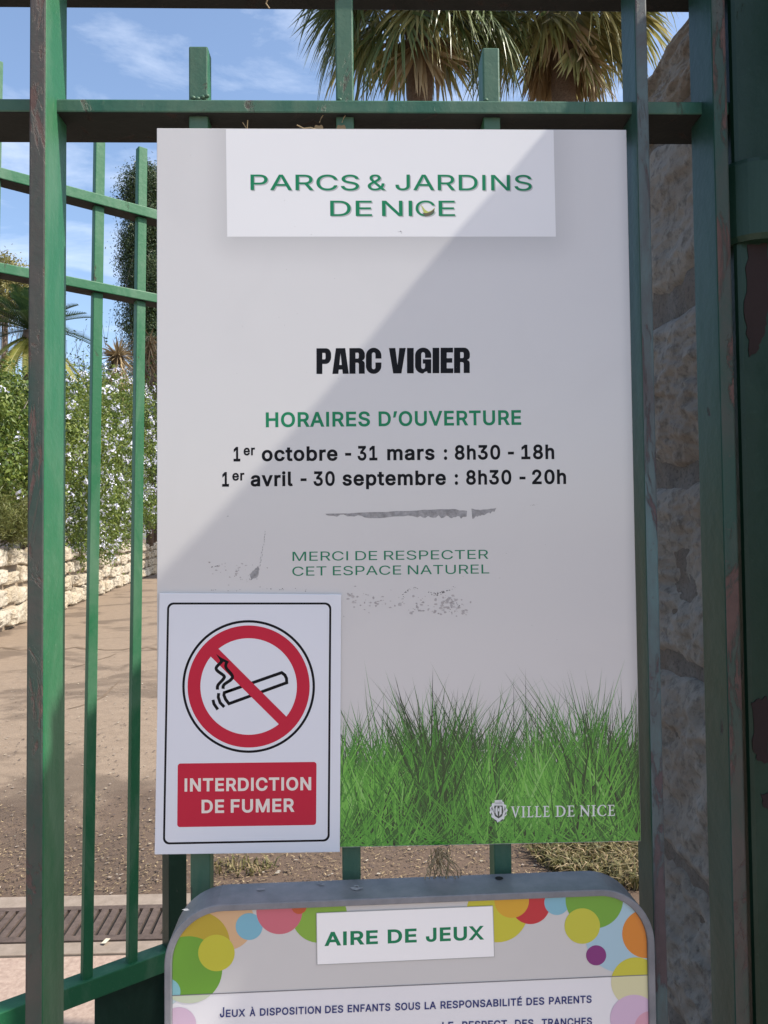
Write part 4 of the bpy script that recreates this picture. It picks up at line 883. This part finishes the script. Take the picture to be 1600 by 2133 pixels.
b = MB(); b.slab([pp(lo)(*c) for c in lab][::-1], PN*.0004, 0)
lb = b.build('title_label', M['label_white'], play)
b = MB()
for i in range(4): b.strip([pp(lo-.00003)(*lab[i]), pp(lo-.00003)(*lab[(i+1) % 4])], .0007, -PN)
b.build('label_border', plain('label_edge', (.33, .34, .33), .5), lb)
b = MB(); pt = pp(lo-.00006)
for w, a, c in (('AIRE',507,675),('DE',706,797),('JEUX',826,1009)):
    f = lambda x: (340+x/1.509, 1970.8-(x-507)/502*13.6)
    put_text(b, w, pt, *f(a), *f(c), 29, .025)
b.build('title_lettering', M['ink_green'], lb)
b = MB(); pt = pp(off-.00003)
f = lambda x: (340+x/1.509, 2119.5-(x-178)/1169*30.5)
for w, a, c, cap in (('J',178,192,21),('EUX',197,258,15.5),('À',272,290,15.5),('DISPOSITION',304,496,15.5),('DES',509,566,15.5),('ENFANTS',580,714,15.5),('SOUS',729,808,15.5),('LA',822,858,15.5),('RESPONSABILITÉ',872,1128,15.5),('DES',1142,1198,15.5),('PARENTS',1213,1347,15.5)):
    put_text(b, w, pt, *f(a), *f(c), cap, .018)
f = lambda x: (340+x/1.509, 2119.5+40-(x-178)/1169*24)
for w, a, c in (('LE',877,912),('RESPECT',940,1081),('DES',1106,1164),('TRANCHES',1190,1348)): put_text(b, w, pt, *f(a), *f(c), 16, .018)
b.build('rules_lettering', M['ink_navy'], play)
b = MB(); q_ = EYE + ray(1040, 1829)*((uvp(0, vT).z+.0006-EYE.z)/ray(1040, 1829).z)
b.fill([[q_ + V(.0045*math.cos(6.283*i/14), .0045*math.sin(6.283*i/14), 0) for i in range(14)]]); b.build('drain_hole', plain('hole_black', (.006,.006,.006), .9), play)
b = MB(); rr = random.Random(8)
for x, y, s_ in ((545,1852,.006),(671,1842,.004),(740,1850,.007),(742,1846,.004),(664,1841,.003),(388,1895,.004)):
    q_ = EYE + ray(x, y)*((uvp(0, vT).z+.0008-EYE.z)/ray(x, y).z)
    b = MB(); b.fill([[q_ + V(s_*rr.uniform(.5,1.3)*math.cos(6.283*i/9), s_*.6*rr.uniform(.5,1.3)*math.sin(6.283*i/9), 0) for i in range(9)]]); b.build('paint_scuff', M['scuff'], play)
for u in (uL+.09, uR-.09):                                # its two stub legs down to the pavement
    b = MB(); q_ = uvp(u, vB, .012); b.box((q_.x-.02, q_.y, 0), (q_.x+.02, q_.y+.03, q_.z+.02)); b.build('leg', M['frame_grey'], play, bevel=.002)

# dry grass tuft caught under the board, scraps on the rail
b = MB(); rr = random.Random(77); c = at(915, 1762, -.004)
for i in range(34):
    a = rr.uniform(-1, 1); l = rr.uniform(.012, .042); pts = []
    for k_ in range(6):
        t = k_/5; pts.append(c + V(a*.006 + a*.016*t + rr.uniform(-.002, .002) + .004*math.sin(t*5+i), -.004-rr.random()*.004-.012*t, -.0005 - l*t + .01*max(0, t-.7)*rr.uniform(-1, 2)))
    b.tube(pts, [.0006]*5+[.0003], 4)
tag(b.build('dry_grass_tuft', M['palm_dead'], origin=c), 'tuft of dry straw hanging from the lower edge of the large board', 'straw')
def scrap(px, py, pts, r, label, mat='straw', name='dry_twig', cat='twig', Y=.03, group=None):
    q_ = at(px, py, Y); b = MB(); b.tube([q_ + V(*d) for d in pts], r, 5)
    return tag(b.build(name, M[mat], origin=q_), label, cat, group)
scrap(511, 262, [(-.003,0,.004),(0,0,-.001),(.002,0,-.004),(.003,-.001,.006)], .0006, 'curled pale twig dangling from the rail above the header corner', Y=.003)
scrap(640, 266, [(-.012,0,.003),(-.004,0,-.001),(.004,0,0),(.010,0,-.002)], .0008, 'pale bent twig lying on the top edge of the board', Y=.003)
def dryleaf(px, py, label):
    q_ = at(px, py, .004); b = MB(); o_ = []
    for i in range(10):
        a = math.pi*i/9; o_.append(q_+V(.0055*math.cos(a), -.001*math.sin(a), .006*math.sin(a)*(1+.3*math.sin(3*a))))
    b.fill([o_]); b.tube([q_+V(.001,-.001,.008), q_+V(.003,0,.014), q_+V(.006,.001,.019)], .0006, 4)
    return tag(b.build('dry_leaf', M['straw'], origin=q_), label, 'leaf')
dryleaf(664, 270, 'curled dry leaf with upright stalk on the top edge of the board'); dryleaf(711, 270, 'flat dry leaf on the board top edge below the tall picket')
scrap(556, 4, [(0,0,.012),(.002,-.001,.004),(-.001,0,-.002),(.003,0,-.008)], .0009, 'straw wisp hanging from the upper rail', Y=.0)
q_ = gnd(219, 1962, .018); b = MB()
b.add([q_+V(-.012,-.01,0), q_+V(.008,-.018,.004), q_+V(.016,.012,.006), q_+V(-.004,.022,.002)], [(0,1,2,3)])
tag(b.build('dry_leaf', plain('pale_leaf_scrap', (.62,.55,.40), .7), origin=q_), 'pale fallen leaf lying on the drain grating', 'leaf')
# ------------------------------------------------------------------ stonework
def vnoise(seed):
    r = np.random.RandomState(seed); P = r.rand(16, 3)*6.28; K = r.randn(16, 3)
    K = K/np.linalg.norm(K, axis=1)[:, None]*np.array([1.2]*4+[2.6]*4+[5.5]*4+[11]*4)[:, None]; A = np.array([1]*4+[.55]*4+[.3]*4+[.16]*4)
    def f(p, s=1.0): return (np.sin((np.asarray(p)*s) @ K.T + P[:, 0])*A).sum(-1)/3.2
    return f
def rock(b, c, U, Vv, Nn, w, h, d, seed, n=14, mi=0, rough=.16, rnd=.55, craggy=0):
    """a rough block: centre of its back face, axes along the wall / up / outwards"""
    f = vnoise(seed); r = random.Random(seed)
    jit = [(r.uniform(-.16, .16), r.uniform(-.16, .16)) for _ in range(4)] if craggy != 1 else [(r.uniform(-.05, .05), r.uniform(-.14, .14)) for _ in range(4)]
    base = len(b.v); g = np.linspace(-1, 1, n)
    for j in g:
        for i in g:
            u, v = i*.5, j*.5
            s_, t = (i+1)/2, (j+1)/2
            du = jit[0][0]*(1-s_)*(1-t)+jit[1][0]*s_*(1-t)+jit[2][0]*s_*t+jit[3][0]*(1-s_)*t
            dv = jit[0][1]*(1-s_)*(1-t)+jit[1][1]*s_*(1-t)+jit[2][1]*s_*t+jit[3][1]*(1-s_)*t
            k_ = max(abs(i), abs(j)); e = (max(abs(i), abs(j))**4*.6 + (abs(i)**3*abs(j)**3)*.6)
            q = np.array([u*3+seed, v*3, seed*.37])
            z = d*(1 - e*rnd) + d*rough*3*float(f(q, 1.3))*(1-.3*k_) 
            if craggy == 2:
                z = d*(1-.95*k_**8) + d*rough*(1.0*float(f(q*1.1)) + .6*abs(float(f(q*2.6+5))) + .3*float(f(q*6)))*(1-.5*k_**4)
            elif craggy:
                fl = 1.0*abs(float(f(q*1.0))) + .55*abs(float(f(q*2.3+5))) + .30*abs(float(f(q*4.7+2))) + .12*abs(float(f(q*10+3))) + .05*float(f(q*19+4))
                z = d*(1-.9*k_**11) + d*rough*(1.2-1.5*fl)*(1-.35*k_**6)
            if k_ > .999: z = -.02*d
            rx = 1 - .10*abs(j)**4 + .05*float(f(q+7)); ry = 1 - .10*abs(i)**4 + .05*float(f(q+13))
            p_ = c + U*((u*rx+du*.5)*w) + Vv*((v*ry+dv*.5)*h) + Nn*z
            b.v.append(tuple(p_))
    for j in range(n-1):
        for i in range(n-1):
            q = base+j*n+i; b.f.append((q, q+1, q+n+1, q+n)); b.m.append(mi)
# gate pillar behind the fence: its left side is what shows between the posts
PX, PY0, PY1, PZ = .57, -.20, .69, 1.5+.86
pil = thing('stone_pillar', (PX+.4, (PY0+PY1)/2, 0), 'rough grey brown stone gate pillar in shade behind the right posts', 'pillar')
b = MB()
ny, nz = 60, 160; f = vnoise(99); base = len(b.v)
b.box((PX+.02, PY0+.02, 0), (PX+.75, PY1-.02, PZ), 1)
ys = np.linspace(PY0, PY1, ny); zs = np.linspace(0, PZ-.01, nz); base = len(b.v)
for z in zs:
    for y in ys: b.v.append((PX+.004+.012*float(f((y*9, z*9, 1.)))+.007*float(f((y*34, z*34, 3.))), y, z))
for j in range(nz-1):
    for i in range(ny-1):
        q = base+j*ny+i; b.f.append((q, q+ny, q+ny+1, q+1)); b.m.append(1)
r = random.Random(15); sd_ = 100
ROWS = [(0,.28),(.32,.60),(.64,.90),(.94,1.23),(1.28,1.575),(1.63,1.89),(1.95,2.24),(2.27,2.36)]
for z0, z1 in ROWS:
    for y0, y1 in ((.17+r.uniform(-.06,.04), PY1+.01), (PY0, .13)):
        h = z1-z0+.02
        rock(b, V(PX+.014, (y0+y1)/2, (z0+z1)/2), V(0,-1,0), V(0,0,1), V(-1,0,0), y1-y0, h, .034, sd_, 90, 0, .46, .45, 1); sd_ += 1
    x = PX
    while x < PX+.75:
        w = r.uniform(.22, .36); rock(b, V(x+w/2, PY0+.012, (z0+z1)/2), V(1,0,0), V(0,0,1), V(0,-1,0), w-.03, z1-z0, .05, sd_, 16, 0); sd_ += 1; x += w
b.build('masonry', [M['stone_dark'], M['mortar']], pil, smooth=True)

# added wall, nearly hidden, shaped to throw shade on the lower gate
gw = thing('shade_wall', (1.15, .97, 0), 'added tall stone wall, nearly hidden behind the gate pillar, shading the gate', 'wall')
b = MB(); b.box((1.03, PY1+.02, 0), (1.45, 1.10, 3.02), 1)
z = 0.0
while z < 3.0:
    h = min(r.uniform(.2, .3), 3.02-z); y = PY1+.02
    while y < 1.06:
        w = min(r.uniform(.24, .4), 1.12-y); rock(b, V(1.035, y+w/2, z+h/2), V(0,-1,0), V(0,0,1), V(-1,0,0), w-.02, h-.02, .04, sd_, 10, 0); sd_ += 1; y += w
    z += h
    if 3.02-z < .06: break
b.build('masonry', [M['stone_dark'], M['mortar']], gw, smooth=True)

# limestone retaining wall along the path, left
WA = gnd(-60, 1345); WB = gnd(325, 1196)
wd = (WB-WA).normalized(); wn = Vector((wd.y, -wd.x, 0)); WS = WA - wd*3; wl = (WB-WA).length + 14
rw = thing('retaining_wall', (WA+WB)/2, 'low sunlit limestone retaining wall along the left side of the path', 'wall')
b = MB(); HT = 1.32
q0 = [WS - wn*.12, WS + wd*wl - wn*.12, WS + wd*wl - wn*.5, WS - wn*.5]
b.hexa([V(q.x,q.y,0) for q in q0] + [V(q.x,q.y,HT-.1) for q in q0], 1)
z = 0.0; r = random.Random(5)
while z < HT-.05:
    h = r.uniform(.30, .44); s_ = r.uniform(-.3, 0)
    while s_ < wl:
        w = r.uniform(.34, .85); c = WS + wd*(s_+w/2) - wn*.12; c.z = z+h/2+r.uniform(-.03, .03)
        rock(b, c, wd, V(0,0,1), wn, w-.02, h*r.uniform(.78, 1.12)-.02, r.uniform(.07, .15), sd_, 16, 0, .24, .5, 2); sd_ += 1; s_ += w
    z += h
b.build('stonework', [M['stone_pale'], M['joint']], rw, smooth=False)
b = MB(); q0 = [WS - wn*.3, WS + wd*wl*3 - wn*.3, WS + wd*wl*3 - wn*60 + V(0,60,0), WS - wn*60]
b.add([V(q_.x, q_.y, z_) for q_, z_ in zip(q0, (HT-.12, HT-.12, 2.2, 2.2))], [(0,1,2,3)]); tag(b.build('terrace', M['soil']), kind='structure')

# ------------------------------------------------------------------ planting
def pt(px, py, depth):                       # world point at a given distance along the view axis
    d = ray(px, py); return EYE + d*(depth/d.dot(CF))
def leaves(pos, nrm, length, width, rng, droop=0.0):
    """numpy: kite-shaped leaves, 4 verts each; returns verts, quads"""
    n = len(pos); t = rng.randn(n, 3); t -= nrm*(t*nrm).sum(1)[:, None]; t /= np.linalg.norm(t, axis=1)[:, None]+1e-9
    s = np.cross(nrm, t); l = (length*rng.uniform(.6, 1.3, n))[:, None]; w = (width*rng.uniform(.6, 1.3, n))[:, None]
    v = np.empty((n, 4, 3)); v[:, 0] = pos - t*l*.5; v[:, 1] = pos + s*w*.5 + nrm*w*.15; v[:, 2] = pos + t*l*.5; v[:, 3] = pos - s*w*.5 + nrm*w*.15
    v[:, 2, 2] -= droop*l[:, 0]
    return v.reshape(-1, 3), np.arange(n*4).reshape(-1, 4)
def mesh_np(name, v, f, mat, parent=None, origin=(0,0,0)):
    me = bpy.data.meshes.new(name); org = np.array(parent_world(parent) if parent else origin)
    me.from_pydata((v-org).tolist(), [], f.tolist()); me.materials.append(mat); me.update()
    o = bpy.data.objects.new(name, me); COL.objects.link(o)
    if parent: o.parent = parent
    else: o.location = origin
    return o
def crown(blobs, n, rng, clump=.16, per=16, shell=.55):
    """points gathered in clumps over the outer part of several ellipsoids (centre, radii)"""
    vol = np.array([r_[0]*r_[1]*r_[2] for _, r_ in blobs])**(2/3); pr = vol/vol.sum(); out = []; nm = []
    m_ = max(1, n//per)
    k = rng.choice(len(blobs), m_, p=pr)
    C = np.array([b_[0] for b_ in blobs])[k]; R_ = np.array([b_[1] for b_ in blobs])[k]
    d = rng.randn(m_, 3); d /= np.linalg.norm(d, axis=1)[:, None]; q = (shell + (1-shell)*rng.rand(m_))[:, None]*(1+.10*rng.randn(m_))[:, None]
    c = C + d*R_*q
    p = np.repeat(c, per, 0) + rng.randn(m_*per, 3)*clump*rng.uniform(.5, 1.2, (m_*per, 1)); nn_ = np.repeat(d, per, 0)*.8 + rng.randn(m_*per, 3)*.7
    return p, nn_/np.linalg.norm(nn_, axis=1)[:, None], c, d
def branches(b, root, tips, r0, rr, seg=5, mi=0):
    for tp in tips:
        pts = [root.lerp(tp, i/seg) + V(rr.uniform(-1,1), rr.uniform(-1,1), rr.uniform(-1,1))*(.05*(tp-root).length*(0 if i in (0, seg) else 1)) for i in range(seg+1)]
        b.tube(pts, [r0*(1-.8*i/seg) for i in range(seg+1)], 5, mi)
def shrub(name, blobs, n, ll, lw, mat, label, cat, seed, flowers=0, clump=.16, per=16, base=None, shell=.55, group=None, fmat='flower', fsize=.035, leafname='foliage'):
    rng_ = np.random.RandomState(seed); rr_ = random.Random(seed)
    p_, nn_, c, d = crown(blobs, n, rng_, clump, per, shell)
    base = Vector(base) if base is not None else Vector(blobs[0][0]) - V(0, 0, blobs[0][1][2])
    t = thing(name, base, label, cat, group)
    v, f = leaves(p_, nn_, ll, lw, rng_, .15); mesh_np(leafname, v, f, M[mat], t)
    b = MB(); branches(b, base, [Vector(c[i]) for i in rng_.choice(len(c), min(26, len(c)), False)], .03, rr_); b.build('stem', M['twig'], t)
    if flowers:
        fp, fn, c2, d2 = crown([(a, (r_[0]*1.03, r_[1]*1.03, r_[2]*1.03)) for a, r_ in blobs], flowers*12, rng_, fsize*.75, 12, .95)
        v, f = leaves(fp, fn, fsize, fsize*.8, rng_); mesh_np('flowers', v, f, M[fmat], t)
    return t
# plumbago over the wall: clumps sit at the distance of the wall behind each pixel column
WN = Vector((-wd.y, wd.x, 0))
def wall_depth(px):
    d = ray(px, 1118); P = EYE + d*((WA-EYE).dot(WN)/d.dot(WN)); return (P-EYE).dot(CF)
def clumps(spec):
    out = []
    for px, py, rp_, back in spec:
        D = wall_depth(px)+back; r_ = rp_*D/1600.0; out.append((pt(px, py, D), (r_, r_*1.0, r_*.9)))
    return out
bl = clumps([(150,850,85,1.2),(205,840,80,1.2),(255,860,80,1.0),(305,880,75,.8),(150,930,90,.6),(205,940,90,.5),(260,960,85,.4),(315,975,75,.2),(335,900,80,1.0),
             (145,1020,80,.2),(195,1040,80,.1),(245,1050,65,.1),(290,1060,55,.1),(160,1105,55,-.1),(205,1115,50,-.1),(240,1100,45,0),(325,1050,50,.2),(175,1150,26,-.2),(220,1150,24,-.2)])
shrub('flowering_shrub', bl, 80000, .095, .05, 'leaf_plumbago', 'sprawling plumbago covered in pale blue flowers, spilling over the limestone wall', 'shrub', 3, flowers=1250, clump=.20, base=WA.lerp(WB, .5)-wn*.8+V(0,0,HT-.15), fsize=.074)
bl = clumps([(15,850,85,.9),(75,890,95,1.0),(-40,880,90,.8),(20,930,90,.5),(80,960,90,.6),(-40,970,90,.5),(40,1000,70,.4)])
shrub('leafy_shrub', bl, 30000, .085, .055, 'leaf_plumbago', 'green leafy shrub with few white flowers at the left, under the cycad', 'shrub', 9, flowers=110, clump=.15, fsize=.06, base=WA-wn*.9+V(0,0,HT-.15))
bl = clumps([(10,1060,62,.0),(45,1075,55,.0),(-40,1065,70,.1),(80,1065,55,.1),(25,1100,40,-.15)])
shrub('rosemary_bush', bl, 24000, .10, .013, 'leaf_needle', 'fine needled olive green bush hanging over the wall at the left edge', 'shrub', 11, clump=.08, base=WA-wn*.5+V(0,0,HT-.15))
# cypress behind the fence
bl = []
for px, py, r_ in ((305,372,.50),(283,400,.52),(318,415,.75),(290,440,.52),(325,470,.85),(300,500,.72),(292,540,.68),(318,560,.95),(300,590,.66),(325,620,1.0),(310,660,.9),(330,720,1.0),(330,800,1.0),(330,870,.9)):
    r_ *= 1.55; bl.append((pt(px, py, 37), (r_, r_, r_*1.15)))
c = gnd(330, 1190); cy = pt(330, 1118, 37)
t = shrub('cypress_tree', bl, 130000, .16, .045, 'leaf_cypress', 'tall dark green conifer rising beside the upper left edge of the board', 'tree', 17, clump=.24, per=26, shell=.35, base=V(cy.x, cy.y, 1.4), leafname='crown')
b = MB(); b.tube([V(cy.x, cy.y, 1.2), V(cy.x, cy.y, 6), pt(305, 420, 37)], [.3,.22,.07], 8); b.build('trunk', M['bark'], t, smooth=True)
bl = [(pt(x, y, 26), (r_, r_, r_*.7)) for x, y, r_ in ((5,565,.75),(40,590,.6),(-40,560,.9),(20,620,.9),(75,620,.6),(-30,640,1.0))]
sc = pt(0, 1118, 26); t = shrub('pale_tree', bl, 16000, .11, .05, 'leaf_pale', 'yellowish green treetop at the far left behind the gate rails', 'tree', 19, clump=.16, base=V(sc.x, sc.y, 1.8), leafname='crown')
b = MB(); b.tube([V(sc.x, sc.y, 1.7), V(sc.x+.1, sc.y, 5), pt(10, 620, 26)], [.2,.15,.08], 8); b.build('trunk', M['bark'], t, smooth=True)
# thin twiggy shrub against the sky
rr = random.Random(41); base = V(*pt(270, 900, 30)); base.z = 2.0
t = thing('twiggy_shrub', base, 'sparse grey twiggy shrub against the sky below the conifer', 'shrub'); b = MB()
def grow(b, p_, d, l, r_, lev):
    q_ = p_ + d*l; mid = p_.lerp(q_, .5) + V(rr.uniform(-1,1), rr.uniform(-1,1), rr.uniform(-1,1))*l*.08
    b.tube([p_, mid, q_], [r_, r_*.8, r_*.6], 4)
    ends.append(q_)
    if lev == 0: return
    for _ in range(rr.randint(2, 4)):
        nd = (d + V(rr.uniform(-1,1), rr.uniform(-1,1), rr.uniform(-.5,.9))*.85).normalized(); grow(b, p_.lerp(q_, rr.uniform(.5, 1)), nd, l*rr.uniform(.6, .85), r_*.62, lev-1)
ends = []
for i in range(11):
    st_ = V(base.x + rr.uniform(-1.7, 1.7), base.y + rr.uniform(-.8, .8), 2.0); grow(b, st_, V(rr.uniform(-.35,.35), rr.uniform(-.3,.3), 1).normalized(), rr.uniform(2.3, 3.2), .05, 4)
b.build('branches', M['twig'], t)
E_ = np.array([tuple(e) for e in ends]); rg = np.random.RandomState(4); E_ = E_[E_[:, 2] > 5.2]; E2 = np.repeat(E_, 2, 0) + rg.randn(len(E_)*2, 3)*.12; nn_ = rg.randn(len(E2), 3); nn_ /= np.linalg.norm(nn_, axis=1)[:, None]
v, f = leaves(E2, nn_, .14, .06, rg); mesh_np('foliage', v, f, M['leaf_dark'], t)

# fan palms ------------------------------------------------------
def fan(b, base, d, up, R, rr, spread=200, nseg=26, mi=0, droop=.35, wk=1.0):
    """fan leaf: narrow folded blades radiating from base; d main direction, up leaf normal"""
    d = d.normalized(); s_ = d.cross(up).normalized(); up = s_.cross(d).normalized()
    for i in range(nseg):
        a = math.radians(-spread/2 + spread*(i+.5)/nseg + rr.uniform(-2, 2)); l = R*(.72+.28*math.cos(a*.8))*rr.uniform(.85, 1.05)
        dr = d*math.cos(a) + s_*math.sin(a); sd = -d*math.sin(a) + s_*math.cos(a)
        w = R*math.radians(spread)/nseg*.42*wk; pr = None; g = V(0, 0, -1); n_ = 5
        dv = rr.uniform(.5, 1.7)*droop; cv = rr.gauss(0, .10)*l; cu_ = rr.gauss(0, .08)*l
        vs = []
        for k_ in range(n_+1):
            t = k_/n_; q_ = base + dr*(l*t*(1-.18*dv*t*t)) + up*(.10*R*math.sin(t*2)*(1 if i % 2 else .6)) + g*(dv*l*t**2.2) + sd*(cv*t*t) + up*(cu_*t*t)
            ww = w*min(1, t*2.2+.05) if t < .45 else w*max(0, (1-t)/.55)**.8
            vs += [q_ - sd*ww + up*ww*.35, q_ + sd*ww - up*ww*.35] if i % 2 else [q_ - sd*ww - up*ww*.35, q_ + sd*ww + up*ww*.35]
        b.add(vs, [(2*k_, 2*k_+1, 2*k_+3, 2*k_+2) for k_ in range(n_)], mi)
def palm(name, trunk_px, depth, crown_py, label, seed, mats, nleaf, rtrunk, R, leafset, dead, group, tp_lean=0.0):
    rr = random.Random(seed); top = pt(trunk_px, crown_py, depth); base = V(top.x+tp_lean, top.y, 0)
    t = thing(name, base, label, 'palm tree', group)
    b = MB(); n_ = 40
    b.tube([base.lerp(top, i/n_) + V(0, 0, 0) for i in range(n_+1)], [rtrunk*(1.25-.3*i/n_ + (.05 if i % 2 else 0) + (.25*max(0, (i/n_-.85)/.15))) for i in range(n_+1)], 12); b.build('trunk', M['bark'], t, smooth=True)
    gold = math.pi*(3-math.sqrt(5))
    def leaf(az, el, pet, mi, drp, bb, R_=R, spread=200):
        d = V(math.cos(az)*math.cos(el), math.sin(az)*math.cos(el), math.sin(el)); o_ = top + d*.25*R/1.75
        pet *= R/1.22; e = o_ + d*pet + V(0, 0, -.12*pet); b_ = MB()
        b_.tube([o_, o_.lerp(e, .5)+V(0,0,.05*pet), e], [.05, .034, .022], 5, 3)
        d2 = (d + V(0, 0, -.45)).normalized(); upv = V(0,0,1) if abs(d2.z) < .85 else V(math.cos(az), math.sin(az), .3)
        fan(b_, e, d2, upv, R_, rr, spread, 46, mi, drp, .75); return b_.build(bb, [M['palm_green'], M['palm_olive'], M['palm_dead'], M['bark']], t)
    for i in range(nleaf):
        el = math.radians(70 - 105*i/nleaf); az = gold*i + rr.uniform(-.2, .2)
        leaf(az, el, rr.uniform(.8, 1.2), rr.choice(mats), rr.uniform(.2, .6), 'frond')
    for i in range(dead):
        az = gold*i + rr.uniform(-.3, .3); el = math.radians(rr.uniform(-75, -50)); o_ = top + V(math.cos(az), math.sin(az), 0)*.22*R/1.75 + V(0, 0, -rr.uniform(.1, 1.6)*R/1.75)
        b_ = MB(); e = o_ + V(math.cos(az)*.25, math.sin(az)*.25, -.5)*R/1.75
        b_.tube([o_, o_.lerp(e, .6)+V(math.cos(az)*.08, math.sin(az)*.08, 0), e], [.045,.03,.022], 5, 3)
        fan(b_, e, V(math.cos(az)*.25, math.sin(az)*.25, -1), V(math.cos(az), math.sin(az), .25), R*rr.uniform(.8, 1.05), rr, 95, 24, rr.choice((2, 2, 1)), .05, 1.2)
        b_.build('dead_frond', [M['palm_green'], M['palm_olive'], M['palm_dead'], M['bark']], t)
    for az, el, pet, mi, drp in leafset: leaf(math.radians(az), math.radians(el), pet, mi, drp, 'frond')
    return t
# azimuth 180 = towards the left of the picture, 270 = towards the viewer
palm('fan_palm', 872, 28.5, -25, 'left fan palm with dark green drooping fronds', 6, (0, 0, 0, 1), 27, .47, 2.45,
     [(180,-5,1.0,0,.5),(195,-25,.9,0,.6),(170,-40,.8,0,.6),(265,-45,.6,1,.3),(285,-50,.7,1,.35),(300,-30,.8,0,.5),(330,-45,.7,0,.5),(205,-5,1.3,0,.5),(0,-40,.8,0,.5),(240,-50,.9,0,.5)], 5, 'fan palms behind the fence')
palm('fan_palm', 1170, 30.0, -30, 'right fan palm with sunlit olive fronds and a skirt of dead tan leaves', 16, (1, 1, 0), 26, .46, 2.5,
     [(0,-30,.9,1,.4),(340,-45,.8,1,.4),(20,-50,.8,1,.4),(200,-40,.8,1,.4),(220,-55,.7,1,.4),(300,-40,.7,1,.4),(180,-50,.9,1,.45),(10,-10,1.0,1,.4)], 15, 'fan palms behind the fence')
# cycad
def frond(b, base, d, L_, rr, mi, arch=.5, lw=.018, ll=.17, n_=34):
    d = d.normalized(); s_ = d.cross(V(0,0,1)).normalized(); pts = []
    for k_ in range(n_+1):
        t = k_/n_; pts.append(base + d*(L_*t) + V(0, 0, -arch*L_*t*t))
    b.tube(pts[::4] + [pts[-1]], .008, 4, mi)
    for k_ in range(3, n_):
        q_ = pts[k_]; dd = (pts[k_+1]-pts[k_-1]).normalized(); u_ = s_.cross(dd); l = ll*math.sin(math.pi*min(1, (k_/n_)*.92+.06))**.6
        for sg in (-1, 1):
            v_ = (s_*sg*.85 + dd*.45 + u_*.25).normalized(); e = q_ + v_*l + V(0,0,-.02)
            b.add([q_-dd*lw*.5, q_+dd*lw*.5, e], [(0,1,2)], mi)
ct = pt(66, 690, 15.8); cb = V(ct.x, ct.y, HT-.1); rr = random.Random(10)
t = thing('cycad_palm', cb, 'dark cycad with long feathery fronds and yellowing lower leaves at the left', 'plant')
b = MB(); b.tube([cb, cb.lerp(ct, .5), ct], [.2,.2,.16], 10); b.build('trunk', M['bark'], t, smooth=True)
for i in range(44):
    az = i*2.39996 + rr.uniform(-.2, .2); el = math.radians(78-70*i/44); b = MB()
    frond(b, ct, V(math.cos(az)*math.cos(el), math.sin(az)*math.cos(el), math.sin(el)), rr.uniform(1.2, 1.6), rr, 0, rr.uniform(.2, .45), .032, .27); b.build('frond', M['cycad'], t)
for i, az in enumerate((215, 235, 255, 270, 290, 310, 330, 345, 0, 200, 180, 20)):
    a = math.radians(az+rr.uniform(-8, 8)); b = MB(); el = math.radians(rr.uniform(-45, -15))
    frond(b, ct+V(0,0,-.1), V(math.cos(a)*math.cos(el), math.sin(a)*math.cos(el), math.sin(el)), rr.uniform(.85, 1.2), rr, 0, .5, .06, .2); b.build('old_frond', M['cycad_yellow'], t)
# dead yucca
yt = pt(246, 742, 25); yb = V(yt.x, yt.y, HT-.1); rr = random.Random(3)
t = thing('dry_yucca', yb, 'dried straw coloured yucca with star of dead leaves above the flowers', 'plant')
b = MB(); b.tube([yb, yt], [.16,.12], 9); b.build('trunk', M['bark'], t, smooth=True)
b = MB()
for i in range(150):
    d = V(rr.gauss(0,1), rr.gauss(0,1), rr.gauss(.25,.8)).normalized(); l = rr.uniform(.42, .80); s_ = d.cross(V(0,0,1)).normalized()*.022
    e = yt + d*l; b.add([yt+d*.05-s_, yt+d*.05+s_, yt+d*l*.6+s_, e+V(0,0,-.05), yt+d*l*.6-s_], [(0,1,2,3,4)])
b.build('leaf_star', M['straw'], t)
b = MB()
for i in range(420):
    a = rr.uniform(0, 6.283); z_ = rr.uniform(-1.9, -.05); x_ = .2+rr.random()*.42; o_ = yt + V(math.cos(a)*.1, math.sin(a)*.1, z_+.2); e = yt + V(math.cos(a)*x_*1.3, math.sin(a)*x_*1.3, z_-rr.uniform(.2, .6)); s_ = V(-math.sin(a), math.cos(a), 0)*.03
    b.add([o_-s_, o_+s_, e], [(0,1,2)])
b.build('leaf_skirt', M['palm_dead'], t)
yt2 = pt(312, 730, 31); yb2 = V(yt2.x, yt2.y, HT-.1); rr = random.Random(30)
t = thing('dry_yucca', yb2, 'grey brown withered yucca half hidden by the left board edge', 'plant')
b = MB(); b.tube([yb2, yt2], [.15,.1], 9); b.build('trunk', M['bark'], t, smooth=True)
b = MB()
for i in range(520):
    a = rr.uniform(0, 6.283); z_ = rr.uniform(-1.8, .5); x_ = .28+rr.random()*.9; o_ = yt2 + V(math.cos(a)*.08, math.sin(a)*.08, z_+.1); e = yt2 + V(math.cos(a)*x_, math.sin(a)*x_, z_-rr.uniform(-.4, .8)); s_ = V(-math.sin(a), math.cos(a), 0)*.03
    b.add([o_-s_, o_+s_, e], [(0,1,2)])
b.build('leaf_skirt', M['palm_dead'], t)
